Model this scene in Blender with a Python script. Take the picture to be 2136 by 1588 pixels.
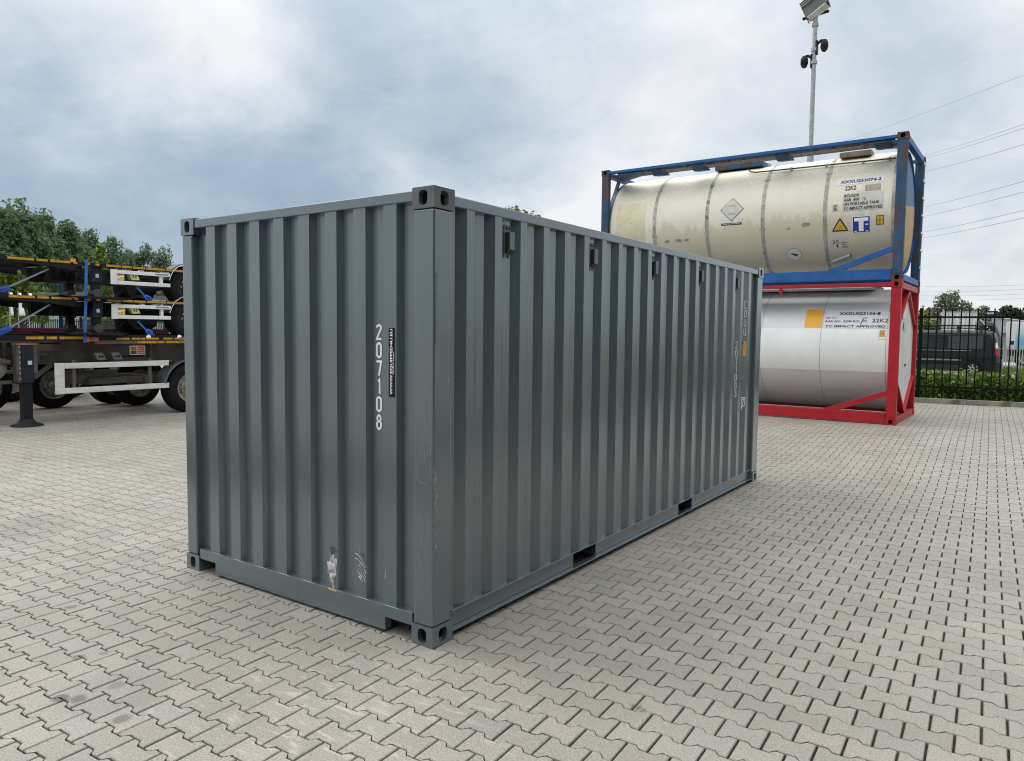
import bpy, bmesh, math, random
import numpy as np
from mathutils import Vector, Matrix
from math import sin, cos, pi, radians

for o in list(bpy.data.objects):
    bpy.data.objects.remove(o)
S = bpy.context.scene
COL = S.collection
rnd = random.Random(7)

# ------------------------------------------------------------------ camera
cam_d = bpy.data.cameras.new('camera')
cam = bpy.data.objects.new('camera', cam_d)
COL.objects.link(cam)
cam_d.sensor_width = 36
cam_d.lens = 26.12
cam_d.clip_start = 0.05
cam_d.clip_end = 3000
M3 = Matrix(((0.8196656619982237, -0.04660801312136761, 0.5709429880941636),
             (0.5727482217034672, 0.048624849639870564, -0.8182879068720348),
             (0.01037675655153112, 0.997729080016403, 0.06655077620202376)))
cam.matrix_world = Matrix.Translation((2.6996, -3.1103, 1.8039)) @ M3.to_4x4()
S.camera = cam

# ------------------------------------------------------------------ world: overcast sky
SUN_EL, SUN_AZ = radians(50), radians(262)          # azimuth measured clockwise from +y
world = bpy.data.worlds.new('World')
S.world = world
world.use_nodes = True
wt = world.node_tree
wt.nodes.clear()
W = wt.nodes.new


def wl(a, b):
    wt.links.new(a, b)


def wmath(op, a, b=None, c=None, clamp=False):
    n = W('ShaderNodeMath')
    n.operation = op
    n.use_clamp = clamp
    for i, v in enumerate((a, b, c)):
        if v is None:
            continue
        if isinstance(v, (int, float)):
            n.inputs[i].default_value = v
        else:
            wl(v, n.inputs[i])
    return n.outputs[0]


tc = W('ShaderNodeTexCoord')
dirv = tc.outputs['Generated']
wn = W('ShaderNodeTexNoise')
wn.inputs['Scale'].default_value = 3.2
wn.inputs['Detail'].default_value = 5
wn.inputs['Roughness'].default_value = 0.55
wl(dirv, wn.inputs['Vector'])
off = W('ShaderNodeVectorMath')
off.operation = 'SUBTRACT'
wl(wn.outputs['Color'], off.inputs[0])
off.inputs[1].default_value = (0.5, 0.5, 0.5)
offs = W('ShaderNodeVectorMath')
offs.operation = 'SCALE'
wl(off.outputs[0], offs.inputs[0])
offs.inputs['Scale'].default_value = 0.30
addv = W('ShaderNodeVectorMath')
wl(dirv, addv.inputs[0])
wl(offs.outputs[0], addv.inputs[1])
nrm = W('ShaderNodeVectorMath')
nrm.operation = 'NORMALIZE'
wl(addv.outputs[0], nrm.inputs[0])
wd = nrm.outputs[0]
# flat cloud deck seen in perspective: project the direction on a plane overhead
sep = W('ShaderNodeSeparateXYZ')
wl(dirv, sep.inputs[0])
zc = wmath('ADD', wmath('MAXIMUM', sep.outputs[2], 0.0), 0.42)
comb = W('ShaderNodeCombineXYZ')
wl(wmath('DIVIDE', sep.outputs[0], zc), comb.inputs[0])
wl(wmath('DIVIDE', sep.outputs[1], zc), comb.inputs[1])
cn = W('ShaderNodeTexNoise')
cn.inputs['Scale'].default_value = 2.1
cn.inputs['Detail'].default_value = 9
cn.inputs['Roughness'].default_value = 0.6
cn.inputs['Distortion'].default_value = 0.35
wl(comb.outputs[0], cn.inputs['Vector'])
cn2 = W('ShaderNodeTexNoise')
cn2.inputs['Scale'].default_value = 6.0
cn2.inputs['Detail'].default_value = 7
cn2.inputs['Roughness'].default_value = 0.6
cn2.inputs['Distortion'].default_value = 0.6
wl(comb.outputs[0], cn2.inputs['Vector'])
# cloud banks of this sky, as directions with a brightness each
BANKS = ((-0.908,0.392,0.150,0.15),(-0.833,0.520,0.191,0.22),(-0.777,0.588,0.226,0.20),(-0.840,0.441,0.317,0.78),
(-0.780,0.538,0.320,0.82),(-0.899,0.372,0.232,0.50),(-0.685,0.629,0.367,0.38),(-0.683,0.657,0.319,0.62),
(-0.600,0.755,0.267,0.22),(-0.747,0.636,0.196,0.25),(-0.656,0.731,0.188,0.88),(-0.537,0.821,0.193,0.92),
(-0.477,0.806,0.352,0.80),(-0.523,0.798,0.300,0.38),(-0.564,0.795,0.222,0.35),(-0.427,0.877,0.221,0.75),
(-0.399,0.852,0.339,0.72),(-0.293,0.906,0.306,0.72),(-0.203,0.946,0.252,0.58),(-0.097,0.950,0.298,0.48),
(-0.033,0.946,0.323,0.85),(-0.049,0.979,0.200,0.62),(-0.063,0.995,0.076,0.75),(-0.438,0.812,0.385,0.50),
(-0.595,0.716,0.365,0.55),(-0.862,0.493,0.116,0.45),(-0.498,0.856,0.139,0.95),(-0.882,0.349,0.316,0.65))
num = den = None
for bx_, by_, bz_, v in BANKS:
    d = W('ShaderNodeVectorMath')
    d.operation = 'DOT_PRODUCT'
    wl(wd, d.inputs[0])
    d.inputs[1].default_value = Vector((bx_, by_, bz_)).normalized()
    w = wmath('EXPONENT', wmath('MULTIPLY', wmath('SUBTRACT', d.outputs['Value'], 1.0), 260.0))
    nv = wmath('MULTIPLY', w, v)
    num = nv if num is None else wmath('ADD', num, nv)
    den = w if den is None else wmath('ADD', den, w)
base = wmath('DIVIDE', wmath('ADD', num, 0.60 * 0.06), wmath('ADD', den, 0.06))
base = wmath('MULTIPLY_ADD', base, 1.5, -0.23)
V = wmath('ADD', base, wmath('MULTIPLY', wmath('SUBTRACT', cn.outputs['Fac'], 0.5), 0.95))
V = wmath('ADD', V, wmath('MULTIPLY', wmath('SUBTRACT', cn2.outputs['Fac'], 0.5), 0.45), None, True)
ramp = W('ShaderNodeValToRGB')
wl(V, ramp.inputs['Fac'])
els = ramp.color_ramp.elements
els[0].position = 0.0
els[0].color = (0.285, 0.395, 0.525, 1)
els[1].position = 1.0
els[1].color = (0.93, 0.94, 0.96, 1)
e = els.new(0.35)
e.color = (0.43, 0.535, 0.645, 1)
e = els.new(0.65)
e.color = (0.65, 0.725, 0.80, 1)
# an overcast sky grows brighter towards the zenith, monotonically
zf = W('ShaderNodeMapRange')
zf.interpolation_type = 'SMOOTHSTEP'
wl(sep.outputs[2], zf.inputs['Value'])
zf.inputs['From Min'].default_value = 0.30
zf.inputs['From Max'].default_value = 0.95
zf.inputs['To Min'].default_value = 10.0
zf.inputs['To Max'].default_value = 30.0
zw = W('ShaderNodeMapRange')
zw.interpolation_type = 'SMOOTHSTEP'
wl(sep.outputs[2], zw.inputs['Value'])
zw.inputs['From Min'].default_value = 0.36
zw.inputs['From Max'].default_value = 0.80
zw.inputs['To Max'].default_value = 0.75
zmix = W('ShaderNodeMix')
zmix.data_type = 'RGBA'
wl(zw.outputs[0], zmix.inputs['Factor'])
wl(ramp.outputs['Color'], zmix.inputs[6])
zmix.inputs[7].default_value = (0.90, 0.87, 0.82, 1)
cloud = W('ShaderNodeVectorMath')
cloud.operation = 'SCALE'
wl(zmix.outputs[2], cloud.inputs[0])
wl(zf.outputs[0], cloud.inputs['Scale'])
sky = W('ShaderNodeTexSky')
sky.sky_type = 'NISHITA'
sky.sun_disc = False
sky.sun_elevation = SUN_EL
sky.sun_rotation = SUN_AZ
mx = W('ShaderNodeMix')
mx.data_type = 'RGBA'
mx.inputs['Factor'].default_value = 0.93
wl(sky.outputs[0], mx.inputs[6])
wl(cloud.outputs[0], mx.inputs[7])
bg = W('ShaderNodeBackground')
bg.inputs['Strength'].default_value = 0.1
wl(mx.outputs[2], bg.inputs['Color'])
wo = W('ShaderNodeOutputWorld')
wl(bg.outputs[0], wo.inputs['Surface'])

# ------------------------------------------------------------------ sun behind thin cloud
sd = bpy.data.lights.new('sun', 'SUN')
sd.energy = 1.35
sd.angle = radians(35)
sd.color = (1.0, 0.95, 0.88)
sun = bpy.data.objects.new('sun', sd)
COL.objects.link(sun)
sdir = Vector((sin(SUN_AZ) * cos(SUN_EL), cos(SUN_AZ) * cos(SUN_EL), sin(SUN_EL)))
sun.rotation_euler = sdir.to_track_quat('Z', 'Y').to_euler()
sun.location = (0, 0, 30)

S.view_settings.view_transform = 'Standard'
S.view_settings.look = 'None'
S.view_settings.gamma = 1
S.view_settings.use_curve_mapping = False
S.view_settings.exposure = 0.0
S.cycles.max_bounces = 8
S.cycles.diffuse_bounces = 3
S.cycles.filter_width = 1.1


# ------------------------------------------------------------------ material helpers
def nmat(name):
    m = bpy.data.materials.new(name)
    m.use_nodes = True
    nt = m.node_tree
    b = nt.nodes['Principled BSDF']
    return m, nt, b


class NT:
    """small wrapper to write node trees briefly"""
    def __init__(self, nt):
        self.nt = nt

    def n(self, t, **kw):
        x = self.nt.nodes.new(t)
        for k, v in kw.items():
            setattr(x, k, v)
        return x

    def l(self, a, b):
        self.nt.links.new(a, b)

    def m(self, op, a, b=None, c=None, clamp=False):
        x = self.n('ShaderNodeMath', operation=op, use_clamp=clamp)
        for i, v in enumerate((a, b, c)):
            if v is None:
                continue
            if isinstance(v, (int, float)):
                x.inputs[i].default_value = v
            else:
                self.l(v, x.inputs[i])
        return x.outputs[0]

    def noise(self, vec, scale, detail=4, rough=0.6, dist=0.0, stretch=None):
        if stretch:
            mp = self.n('ShaderNodeMapping')
            mp.inputs['Scale'].default_value = stretch
            self.l(vec, mp.inputs['Vector'])
            vec = mp.outputs[0]
        x = self.n('ShaderNodeTexNoise')
        x.inputs['Scale'].default_value = scale
        x.inputs['Detail'].default_value = detail
        x.inputs['Roughness'].default_value = rough
        x.inputs['Distortion'].default_value = dist
        self.l(vec, x.inputs['Vector'])
        return x.outputs['Fac']

    def step(self, v, lo, hi):
        x = self.n('ShaderNodeMapRange', interpolation_type='SMOOTHSTEP')
        self.l(v, x.inputs['Value'])
        x.inputs['From Min'].default_value = lo
        x.inputs['From Max'].default_value = hi
        return x.outputs[0]

    def mix(self, f, a, b, blend='MIX'):
        x = self.n('ShaderNodeMix', data_type='RGBA', blend_type=blend)
        for sock, v in ((x.inputs['Factor'], f), (x.inputs[6], a), (x.inputs[7], b)):
            if isinstance(v, (int, float)):
                sock.default_value = v
            elif isinstance(v, tuple):
                sock.default_value = v if len(v) == 4 else (*v, 1)
            else:
                self.l(v, sock)
        return x.outputs[2]

    def bump(self, h, strength, dist, bsdf):
        x = self.n('ShaderNodeBump')
        x.inputs['Strength'].default_value = strength
        x.inputs['Distance'].default_value = dist
        self.l(h, x.inputs['Height'])
        self.l(x.outputs[0], bsdf.inputs['Normal'])


MATS = {}


def pm(name, col, rough=0.5, metal=0.0, var=0.12, scale=6.0, bump=0.0, spec=0.5, coat=0.0, dirt=None, dirt_amt=0.0, stretch=None):
    """painted / plain surface: base colour with mottling, optional second colour in patches, fine relief"""
    if name in MATS:
        return MATS[name]
    m, nt, b = nmat(name)
    t = NT(nt)
    g = t.n('ShaderNodeTexCoord').outputs['Object']
    f1 = t.noise(g, scale, 5, 0.6, 0.2, stretch)
    c1 = tuple(max(0, x * (1 - var)) for x in col)
    c2 = tuple(min(1, x * (1 + var)) for x in col)
    c = t.mix(t.step(f1, 0.3, 0.7), c1, c2)
    r = t.m('MULTIPLY_ADD', f1, 0.25, rough - 0.12, clamp=True)
    if dirt:
        f2 = t.noise(g, scale * 0.7, 8, 0.7, 0.4, stretch)
        k = t.step(f2, 0.66 - 0.28 * dirt_amt, 0.80 - 0.28 * dirt_amt)
        c = t.mix(t.m('MULTIPLY', k, 0.85), c, dirt)
        r = t.m('ADD', r, t.m('MULTIPLY', k, 0.25), clamp=True)
    t.l(c, b.inputs['Base Color'])
    t.l(r, b.inputs['Roughness'])
    b.inputs['Metallic'].default_value = metal
    b.inputs['Specular IOR Level'].default_value = spec
    b.inputs['Coat Weight'].default_value = coat
    if bump:
        t.bump(t.noise(g, scale * 12, 6, 0.7), bump, 0.004, b)
    MATS[name] = m
    return m


# ------------------------------------------------------------------ mesh helpers
class MB:
    def __init__(self):
        self.v = []
        self.f = []
        self.mi = []
        self.sm = []

    def add(self, vs, fs, mi=0, smooth=False):
        o = len(self.v)
        self.v.extend(tuple(p) for p in vs)
        for f in fs:
            self.f.append(tuple(i + o for i in f))
            self.mi.append(mi)
            self.sm.append(smooth)
        return self

    def box(self, x0, x1, y0, y1, z0, z1, mi=0):
        vs = [(x0, y0, z0), (x1, y0, z0), (x1, y1, z0), (x0, y1, z0), (x0, y0, z1), (x1, y0, z1), (x1, y1, z1), (x0, y1, z1)]
        return self.add(vs, [(0, 3, 2, 1), (4, 5, 6, 7), (0, 1, 5, 4), (1, 2, 6, 5), (2, 3, 7, 6), (3, 0, 4, 7)], mi)

    def beam(self, p0, p1, w, h, up=(0, 0, 1), mi=0):
        p0, p1 = Vector(p0), Vector(p1)
        d = (p1 - p0).normalized()
        s = d.cross(Vector(up))
        if s.length < 1e-4:
            s = d.cross(Vector((0, 1, 0)))
        s.normalize()
        u = s.cross(d)
        vs = []
        for p in (p0, p1):
            for a, c in ((-1, -1), (1, -1), (1, 1), (-1, 1)):
                vs.append(p + s * a * w / 2 + u * c * h / 2)
        return self.add(vs, [(0, 3, 2, 1), (4, 5, 6, 7), (0, 1, 5, 4), (1, 2, 6, 5), (2, 3, 7, 6), (3, 0, 4, 7)], mi)

    def cyl(self, p0, p1, r, n=12, r2=None, cap=True, mi=0, smooth=True):
        p0, p1 = Vector(p0), Vector(p1)
        r2 = r if r2 is None else r2
        d = (p1 - p0).normalized()
        a = d.orthogonal().normalized()
        b = d.cross(a)
        vs = []
        for p, q in ((p0, r), (p1, r2)):
            for i in range(n):
                t = 2 * pi * i / n
                vs.append(p + (a * cos(t) + b * sin(t)) * q)
        fs = [(i, (i + 1) % n, n + (i + 1) % n, n + i) for i in range(n)]
        self.add(vs, fs, mi, smooth)
        if cap:
            self.add(vs[:n], [tuple(reversed(range(n)))], mi)
            self.add(vs[n:], [tuple(range(n))], mi)
        return self

    def tube(self, pts, r, n=8, mi=0):
        for i in range(len(pts) - 1):
            self.cyl(pts[i], pts[i + 1], r if not isinstance(r, (list, tuple)) else r[i], n,
                     None if not isinstance(r, (list, tuple)) else r[i + 1], True, mi)
        return self

    def prism(self, pts, ext, mi=0):
        """polygon (list of 3D points, in order) pushed along ext"""
        n = len(pts)
        e = Vector(ext)
        vs = [Vector(p) for p in pts] + [Vector(p) + e for p in pts]
        fs = [tuple(reversed(range(n))), tuple(range(n, 2 * n))]
        fs += [(i, (i + 1) % n, n + (i + 1) % n, n + i) for i in range(n)]
        return self.add(vs, fs, mi)

    def lathe(self, prof, axis_o, axis_d, n=24, mi=0, smooth=True, ref=None):
        """profile of (distance along axis, radius)"""
        o, d = Vector(axis_o), Vector(axis_d).normalized()
        a = Vector(ref) if ref else d.orthogonal().normalized()
        b = d.cross(a)
        vs, fs = [], []
        for h, r in prof:
            for i in range(n):
                t = 2 * pi * i / n
                vs.append(o + d * h + (a * cos(t) + b * sin(t)) * r)
        for k in range(len(prof) - 1):
            for i in range(n):
                j = (i + 1) % n
                fs.append((k * n + i, k * n + j, (k + 1) * n + j, (k + 1) * n + i))
        return self.add(vs, fs, mi, smooth)

    def mesh(self, name, mats):
        me = bpy.data.meshes.new(name)
        me.from_pydata([tuple(p) for p in self.v], [], self.f)
        for m in mats if isinstance(mats, (list, tuple)) else [mats]:
            me.materials.append(m)
        me.polygons.foreach_set('material_index', self.mi)
        me.polygons.foreach_set('use_smooth', self.sm)
        me.validate()
        bm = bmesh.new()
        bm.from_mesh(me)
        bmesh.ops.recalc_face_normals(bm, faces=bm.faces)
        bm.to_mesh(me)
        bm.free()
        me.update()
        return me


def link(name, data, parent=None):
    o = bpy.data.objects.new(name, data)
    COL.objects.link(o)
    if parent is not None:
        o.parent = parent
    return o


def obj(name, mb, mats, parent=None, label=None, bevel=0.0, seg=2):
    o = link(name, mb.mesh(name, mats), parent)
    if label:
        o['label'] = label
    if bevel:
        md = o.modifiers.new('edge', 'BEVEL')
        md.width = bevel
        md.segments = seg
        md.limit_method = 'ANGLE'
        md.angle_limit = radians(40)
        md.harden_normals = False
    return o


def tag(o, label, cat, group=None):
    o['label'] = label
    o['category'] = cat
    if group:
        o['group'] = group
    return o


def thing(name, label, cat, loc=(0, 0, 0), rz=0.0, group=None):
    o = link(name, None)
    o.location = loc
    o.rotation_euler = (0, 0, rz)
    o.empty_display_size = 0.2
    return tag(o, label, cat, group)


def struct(o):
    o['kind'] = 'structure'
    return o


def dup(root, loc, rz=0.0, label=None, scale=1.0):
    r = root.copy()
    COL.objects.link(r)
    r.location = loc
    r.rotation_euler = (0, 0, rz)
    r.scale = (scale, scale, scale)
    if label:
        r['label'] = label
    for ch in root.children:
        c = ch.copy()
        COL.objects.link(c)
        c.parent = r
        for g in ch.children:
            d = g.copy()
            COL.objects.link(d)
            d.parent = c
    return r


_TXT = {}


def text_mesh(txt, bold=0.0):
    """flat glyph outline of a word: vertices, faces, width, height"""
    key = (txt, bold)
    if key in _TXT:
        return _TXT[key]
    cu = bpy.data.curves.new('t', 'FONT')
    cu.body = txt
    cu.size = 1.0
    cu.offset = bold
    cu.resolution_u = 2
    tmp = bpy.data.objects.new('t', cu)
    COL.objects.link(tmp)
    bpy.context.view_layer.update()
    me = bpy.data.meshes.new_from_object(tmp.evaluated_get(bpy.context.evaluated_depsgraph_get()))
    vs = [v.co.copy() for v in me.vertices]
    fs = [tuple(p.vertices) for p in me.polygons]
    bpy.data.objects.remove(tmp)
    bpy.data.curves.remove(cu)
    bpy.data.meshes.remove(me)
    x0 = min(v.x for v in vs)
    x1 = max(v.x for v in vs)
    y0 = min(v.y for v in vs)
    y1 = max(v.y for v in vs)
    out = ([((v.x - x0) / (x1 - x0), (v.y - y0) / (y1 - y0)) for v in vs], fs)
    _TXT[key] = out
    return out


def _arc(cx, cy, rx, ry, a0, a1, n=7):
    return [(cx + rx * cos(radians(a0 + (a1 - a0) * i / n)), cy + ry * sin(radians(a0 + (a1 - a0) * i / n))) for i in range(n + 1)]


# container stencil figures in a 0..1 box: centre lines as (points, closed)
GLYPH = {
    '2': [(_arc(.5, .80, .40, .16, 180, 0) + [(.88, .72), (.10, .04), (.96, .04)], False)],
    '0': [(_arc(.5, .78, .40, .18, 0, 180) + _arc(.5, .22, .40, .18, 180, 360), True)],
    '7': [([(.04, .96), (.92, .96), (.50, .0)], False)],
    '1': [([(.36, .82), (.64, .97), (.64, .0)], False)],
    '8': [([(.19, .62)] + _arc(.5, .76, .32, .19, 180, 0) + [(.81, .62)], False), (_arc(.5, .30, .40, .27, 90, 450, 18)[:-1], True)],
    '3': [(_arc(.46, .78, .40, .18, 170, -90) + _arc(.46, .32, .44, .28, 90, -170), False)],
    'E': [([(.94, .96), (.10, .96), (.10, .04), (.94, .04)], False)],
    'U': [([(.10, 1.0)] + _arc(.5, .22, .40, .18, 180, 360) + [(.90, 1.0)], False)],
    'Q': [(_arc(.5, .78, .40, .18, 0, 180) + _arc(.5, .22, .40, .18, 180, 360), True)],
}


def stroke_into(mb, ch, w, h, sw, fn):
    for pts, closed in GLYPH[ch]:
        P = [Vector((u * w, v * h)) for u, v in pts]
        Q = [P[0]]
        for p in P[1:]:
            if (p - Q[-1]).length > 1e-5:
                Q.append(p)
        P = Q
        n = len(P)
        left, right = [], []
        for i in range(n):
            a = P[(i - 1) % n] if (closed or i > 0) else None
            c = P[(i + 1) % n] if (closed or i < n - 1) else None
            d1 = (P[i] - a).normalized() if a is not None else (c - P[i]).normalized()
            d2 = (c - P[i]).normalized() if c is not None else d1
            t = (d1 + d2)
            t = t.normalized() if t.length > 1e-3 else d1
            nn = Vector((-t.y, t.x))
            k = min(1.8, 1.0 / max(0.3, nn.dot(Vector((-d1.y, d1.x)))))
            left.append(P[i] + nn * sw / 2 * k)
            right.append(P[i] - nn * sw / 2 * k)
        vs = [fn(p.x, p.y) for p in left] + [fn(p.x, p.y) for p in right]
        m_ = n if closed else n - 1
        mb.add(vs, [(i, (i + 1) % n, n + (i + 1) % n, n + i) for i in range(m_)])


def text_into(mb, txt, w, h, fn, bold=0.0, mi=0):
    """glyphs scaled to w x h (from 0,0), placed by fn(u, v) -> 3D point"""
    vs, fs = text_mesh(txt, bold)
    mb.add([fn(u * w, v * h) for u, v in vs], fs, mi)


def flat_mesh(mb, name, mats):
    """mesh without turning normals (for thin print)"""
    me = bpy.data.meshes.new(name)
    me.from_pydata([tuple(p) for p in mb.v], [], mb.f)
    for m in mats if isinstance(mats, (list, tuple)) else [mats]:
        me.materials.append(m)
    me.polygons.foreach_set('material_index', mb.mi)
    me.update()
    return me


# ------------------------------------------------------------------ shared plain materials
white_print = pm('white_print', (0.89, 0.90, 0.90), 0.5, var=0.04)
black_print = pm('black_print', (0.009, 0.010, 0.013), 0.6, var=0.1, spec=0.15)
rubber = pm('rubber', (0.010, 0.010, 0.011), 0.85, var=0.25, scale=9, bump=0.3, spec=0.15)
dark_hole = pm('dark_hole', (0.008, 0.008, 0.009), 0.9, var=0.1, spec=0.1)
galv = pm('galvanised', (0.36, 0.38, 0.38), 0.5, 0.6, var=0.18, scale=14)
black_paint = pm('black_paint', (0.010, 0.011, 0.013), 0.6, var=0.3, scale=5, spec=0.25, dirt=(0.04, 0.036, 0.032), dirt_amt=0.25)
fence_black = pm('fence_black', (0.006, 0.008, 0.009), 0.65, var=0.2, spec=0.15)
concrete = pm('concrete', (0.27, 0.26, 0.235), 0.85, var=0.2, scale=3, bump=0.4, dirt=(0.12, 0.115, 0.09), dirt_amt=0.5)


def sstep(a, b, x):
    t = min(1.0, max(0.0, (x - a) / (b - a)))
    return t * t * (3 - 2 * t)


def gz(y):
    """the yard rises slightly towards the tank containers"""
    return 0.18 * sstep(6.6, 11.4, y)

# ------------------------------------------------------------------ ground
def far_ground():
    m, nt, b = nmat('ground_far')
    t = NT(nt)
    p = t.n('ShaderNodeNewGeometry').outputs['Position']
    a = t.noise(p, 0.05, 6, 0.6)
    f = t.noise(p, 6.0, 6, 0.75)
    grass = t.mix(f, (0.035, 0.06, 0.015), (0.10, 0.13, 0.035))
    pave = t.mix(f, (0.22, 0.215, 0.20), (0.32, 0.31, 0.29))
    sx = t.n('ShaderNodeSeparateXYZ')
    t.l(p, sx.inputs[0])
    # beyond the right-hand kerb (y over 17) grass, the yard elsewhere
    k = t.step(t.m('ADD', sx.outputs[1], t.m('MULTIPLY', sx.outputs[0], -0.14)), 17.0, 17.3)
    k2 = t.step(sx.outputs[0], -13.0, -9.0)
    k3 = t.step(sx.outputs[0], -37.5, -38.0)
    k = t.m('MAXIMUM', t.m('MULTIPLY', k, k2), t.m('SUBTRACT', 1.0, t.step(sx.outputs[0], -38.5, -38.0)))
    t.l(t.mix(k, pave, grass), b.inputs['Base Color'])
    b.inputs['Roughness'].default_value = 0.9
    t.bump(f, 0.6, 0.03, b)
    return m


mb = MB()
xs = [-900, -300, -120, -60, -40, -20, -10, 0, 10, 20, 60, 300, 900]
ys = [-300, -60, -20, -4, 2, 6.6, 7.6, 8.6, 9.6, 10.6, 11.4, 14, 17, 25, 60, 150, 400, 1500]
vs = [(x, y, gz(y) - 0.085) for y in ys for x in xs]
nx = len(xs)
fs = [(j * nx + i, j * nx + i + 1, (j + 1) * nx + i + 1, (j + 1) * nx + i) for j in range(len(ys) - 1) for i in range(nx - 1)]
mb.add(vs, fs, 0, True)
ground = struct(obj('ground', mb, far_ground()))

# ------------------------------------------------------------------ paved yard
PIT_X, PIT_Y, PROT = 0.202, 0.1475, radians(2.2)
P0 = (1.8, 0.458)
KANG = radians(8)                                    # kerb and fence line on the right
KP = (0.517, 17.12)


def kerb_y(x):
    return KP[1] + (x - KP[0]) * math.tan(KANG)


def paver_mat():
    m, nt, b = nmat('paver_concrete')
    t = NT(nt)
    geo = t.n('ShaderNodeNewGeometry')
    oi = t.n('ShaderNodeObjectInfo')
    p = geo.outputs['Position']
    r = t.m('FRACT', t.m('ADD', geo.outputs['Random Per Island'], oi.outputs['Random']))
    r2 = t.m('FRACT', t.m('MULTIPLY', r, 17.31))
    speck = t.noise(p, 120, 3, 0.85)
    speck2 = t.noise(p, 90, 4, 0.7)
    blot = t.noise(p, 1.1, 6, 0.65, 0.3)
    big = t.noise(p, 0.35, 4, 0.6)
    c = t.mix(r2, (0.268, 0.251, 0.219), (0.272, 0.257, 0.231))
    c = t.mix(t.m('MULTIPLY', t.step(r, 0.80, 0.95), 0.5), c, (0.270, 0.243, 0.218))
    c = t.mix(t.m('MULTIPLY', t.step(r2, 0.85, 0.98), 0.5), c, (0.245, 0.245, 0.224))
    bright = t.m('MULTIPLY_ADD', r, 0.16, 0.92)
    bright = t.m('MULTIPLY', bright, t.m('MULTIPLY_ADD', blot, 0.34, 0.83))
    bright = t.m('MULTIPLY', bright, t.m('MULTIPLY_ADD', big, 0.55, 0.725))
    bright = t.m('MULTIPLY', bright, t.m('MULTIPLY_ADD', speck, 2.3, -0.13))
    bright = t.m('MULTIPLY', bright, t.m('MULTIPLY_ADD', speck2, 0.9, 0.56))
    cb = t.n('ShaderNodeCombineXYZ')
    for i in range(3):
        t.l(bright, cb.inputs[i])
    c = t.mix(1.0, c, cb.outputs[0], 'MULTIPLY')
    # pale scuffs: streaky, strongest in front of the container's near corner
    sc = t.noise(p, 7.0, 6, 0.7, 0.5, (0.7, 2.6, 1.0))
    dist = t.n('ShaderNodeVectorMath', operation='DISTANCE')
    t.l(p, dist.inputs[0])
    dist.inputs[1].default_value = (0.15, -0.85, 0.0)
    near = t.m('SUBTRACT', 1.0, t.step(dist.outputs['Value'], 0.2, 1.5))
    k = t.step(t.m('ADD', sc, t.m('MULTIPLY', near, 0.13)), 0.64, 0.78)
    c = t.mix(t.m('MULTIPLY', k, 0.62), c, (0.50, 0.465, 0.42))
    # dark oil drips at known spots, edges broken by noise
    wob = t.m('MULTIPLY', t.m('SUBTRACT', t.noise(p, 14, 3, 0.6), 0.5), 0.06)
    for (ox, oy, rad, amt) in ((-2.29, -0.89, .045, .6), (-1.49, -1.22, .04, .55), (-1.44, -1.11, .03, .4), (-1.09, -1.49, .045, .75),
                               (-1.01, -1.44, .045, .7), (-1.0, -1.26, .05, .4), (-0.66, -1.41, .05, .65), (-0.95, -1.30, .30, .20),
                               (0.9, 10.6, .5, .15), (-4.6, -0.2, .5, .12)):
        dv = t.n('ShaderNodeVectorMath', operation='DISTANCE')
        t.l(p, dv.inputs[0])
        dv.inputs[1].default_value = (ox, oy, gz(oy))
        kk = t.m('SUBTRACT', 1.0, t.step(t.m('ADD', dv.outputs['Value'], wob), rad * 0.55, rad * 1.1))
        c = t.mix(t.m('MULTIPLY', kk, amt), c, (0.06, 0.055, 0.055))
    t.l(c, b.inputs['Base Color'])
    b.inputs['Roughness'].default_value = 0.50
    b.inputs['Specular IOR Level'].default_value = 0.6
    t.bump(t.m('ADD', t.m('MULTIPLY', speck, 0.6), speck2), 0.35, 0.004, b)
    return m


PAVER = paver_mat()
joint = pm('joint_sand', (0.042, 0.036, 0.025), 0.95, var=0.45, scale=25, bump=0.6, spec=0.1)

mb = MB()
jx = [-21, -12, -6, -2, 2, 6.5]
jy = [-4.2, 2, 6.6, 7.4, 8.2, 9.0, 9.8, 10.6, 11.4, 14, 17.05]
nx = len(jx)
vs = []
for y in jy:
    for x in jx:
        yy = y if y < 17 else kerb_y(x)
        vs.append((x, yy, gz(min(yy, 17)) - 0.012))
mb.add(vs, [(j * nx + i, j * nx + i + 1, (j + 1) * nx + i + 1, (j + 1) * nx + i) for j in range(len(jy) - 1) for i in range(nx - 1)])
yard = struct(obj('paved_yard', mb, joint))

# outline of one double-T stone, centred on 0,0
GX, GY = 0.0052, 0.0044                              # half joint widths
HE, HW = 0.0872, 0.0603
hx = PIT_X / 2 - GX
prof = []
for sx_, sy_ in ((1, 1), (-1, 1), (-1, -1), (1, -1)):
    seq = [(hx, HE), (0.062, HE), (0.040, HW)]
    if sx_ * sy_ < 0:
        seq = seq[::-1]
    prof += [(sx_ * a, sy_ * (b - GY)) for a, b in seq]
prof = np.array(prof)
NP = len(prof)


def paver_verts(full):
    d = np.sign(prof) * 0.0035
    top = np.c_[prof - d, np.zeros(NP)]
    if full:
        return np.concatenate([top, np.c_[prof, np.full(NP, -0.004)], np.c_[prof, np.full(NP, -0.03)]])
    return np.concatenate([np.c_[prof, np.zeros(NP)], np.c_[prof, np.full(NP, -0.03)]])


def paver_faces(full):
    fs = [tuple(range(NP))]
    for k in range(2 if full else 1):
        for i in range(NP):
            j = (i + 1) % NP
            fs.append((k * NP + i, (k + 1) * NP + i, (k + 1) * NP + j, k * NP + j))
    return fs


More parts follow.
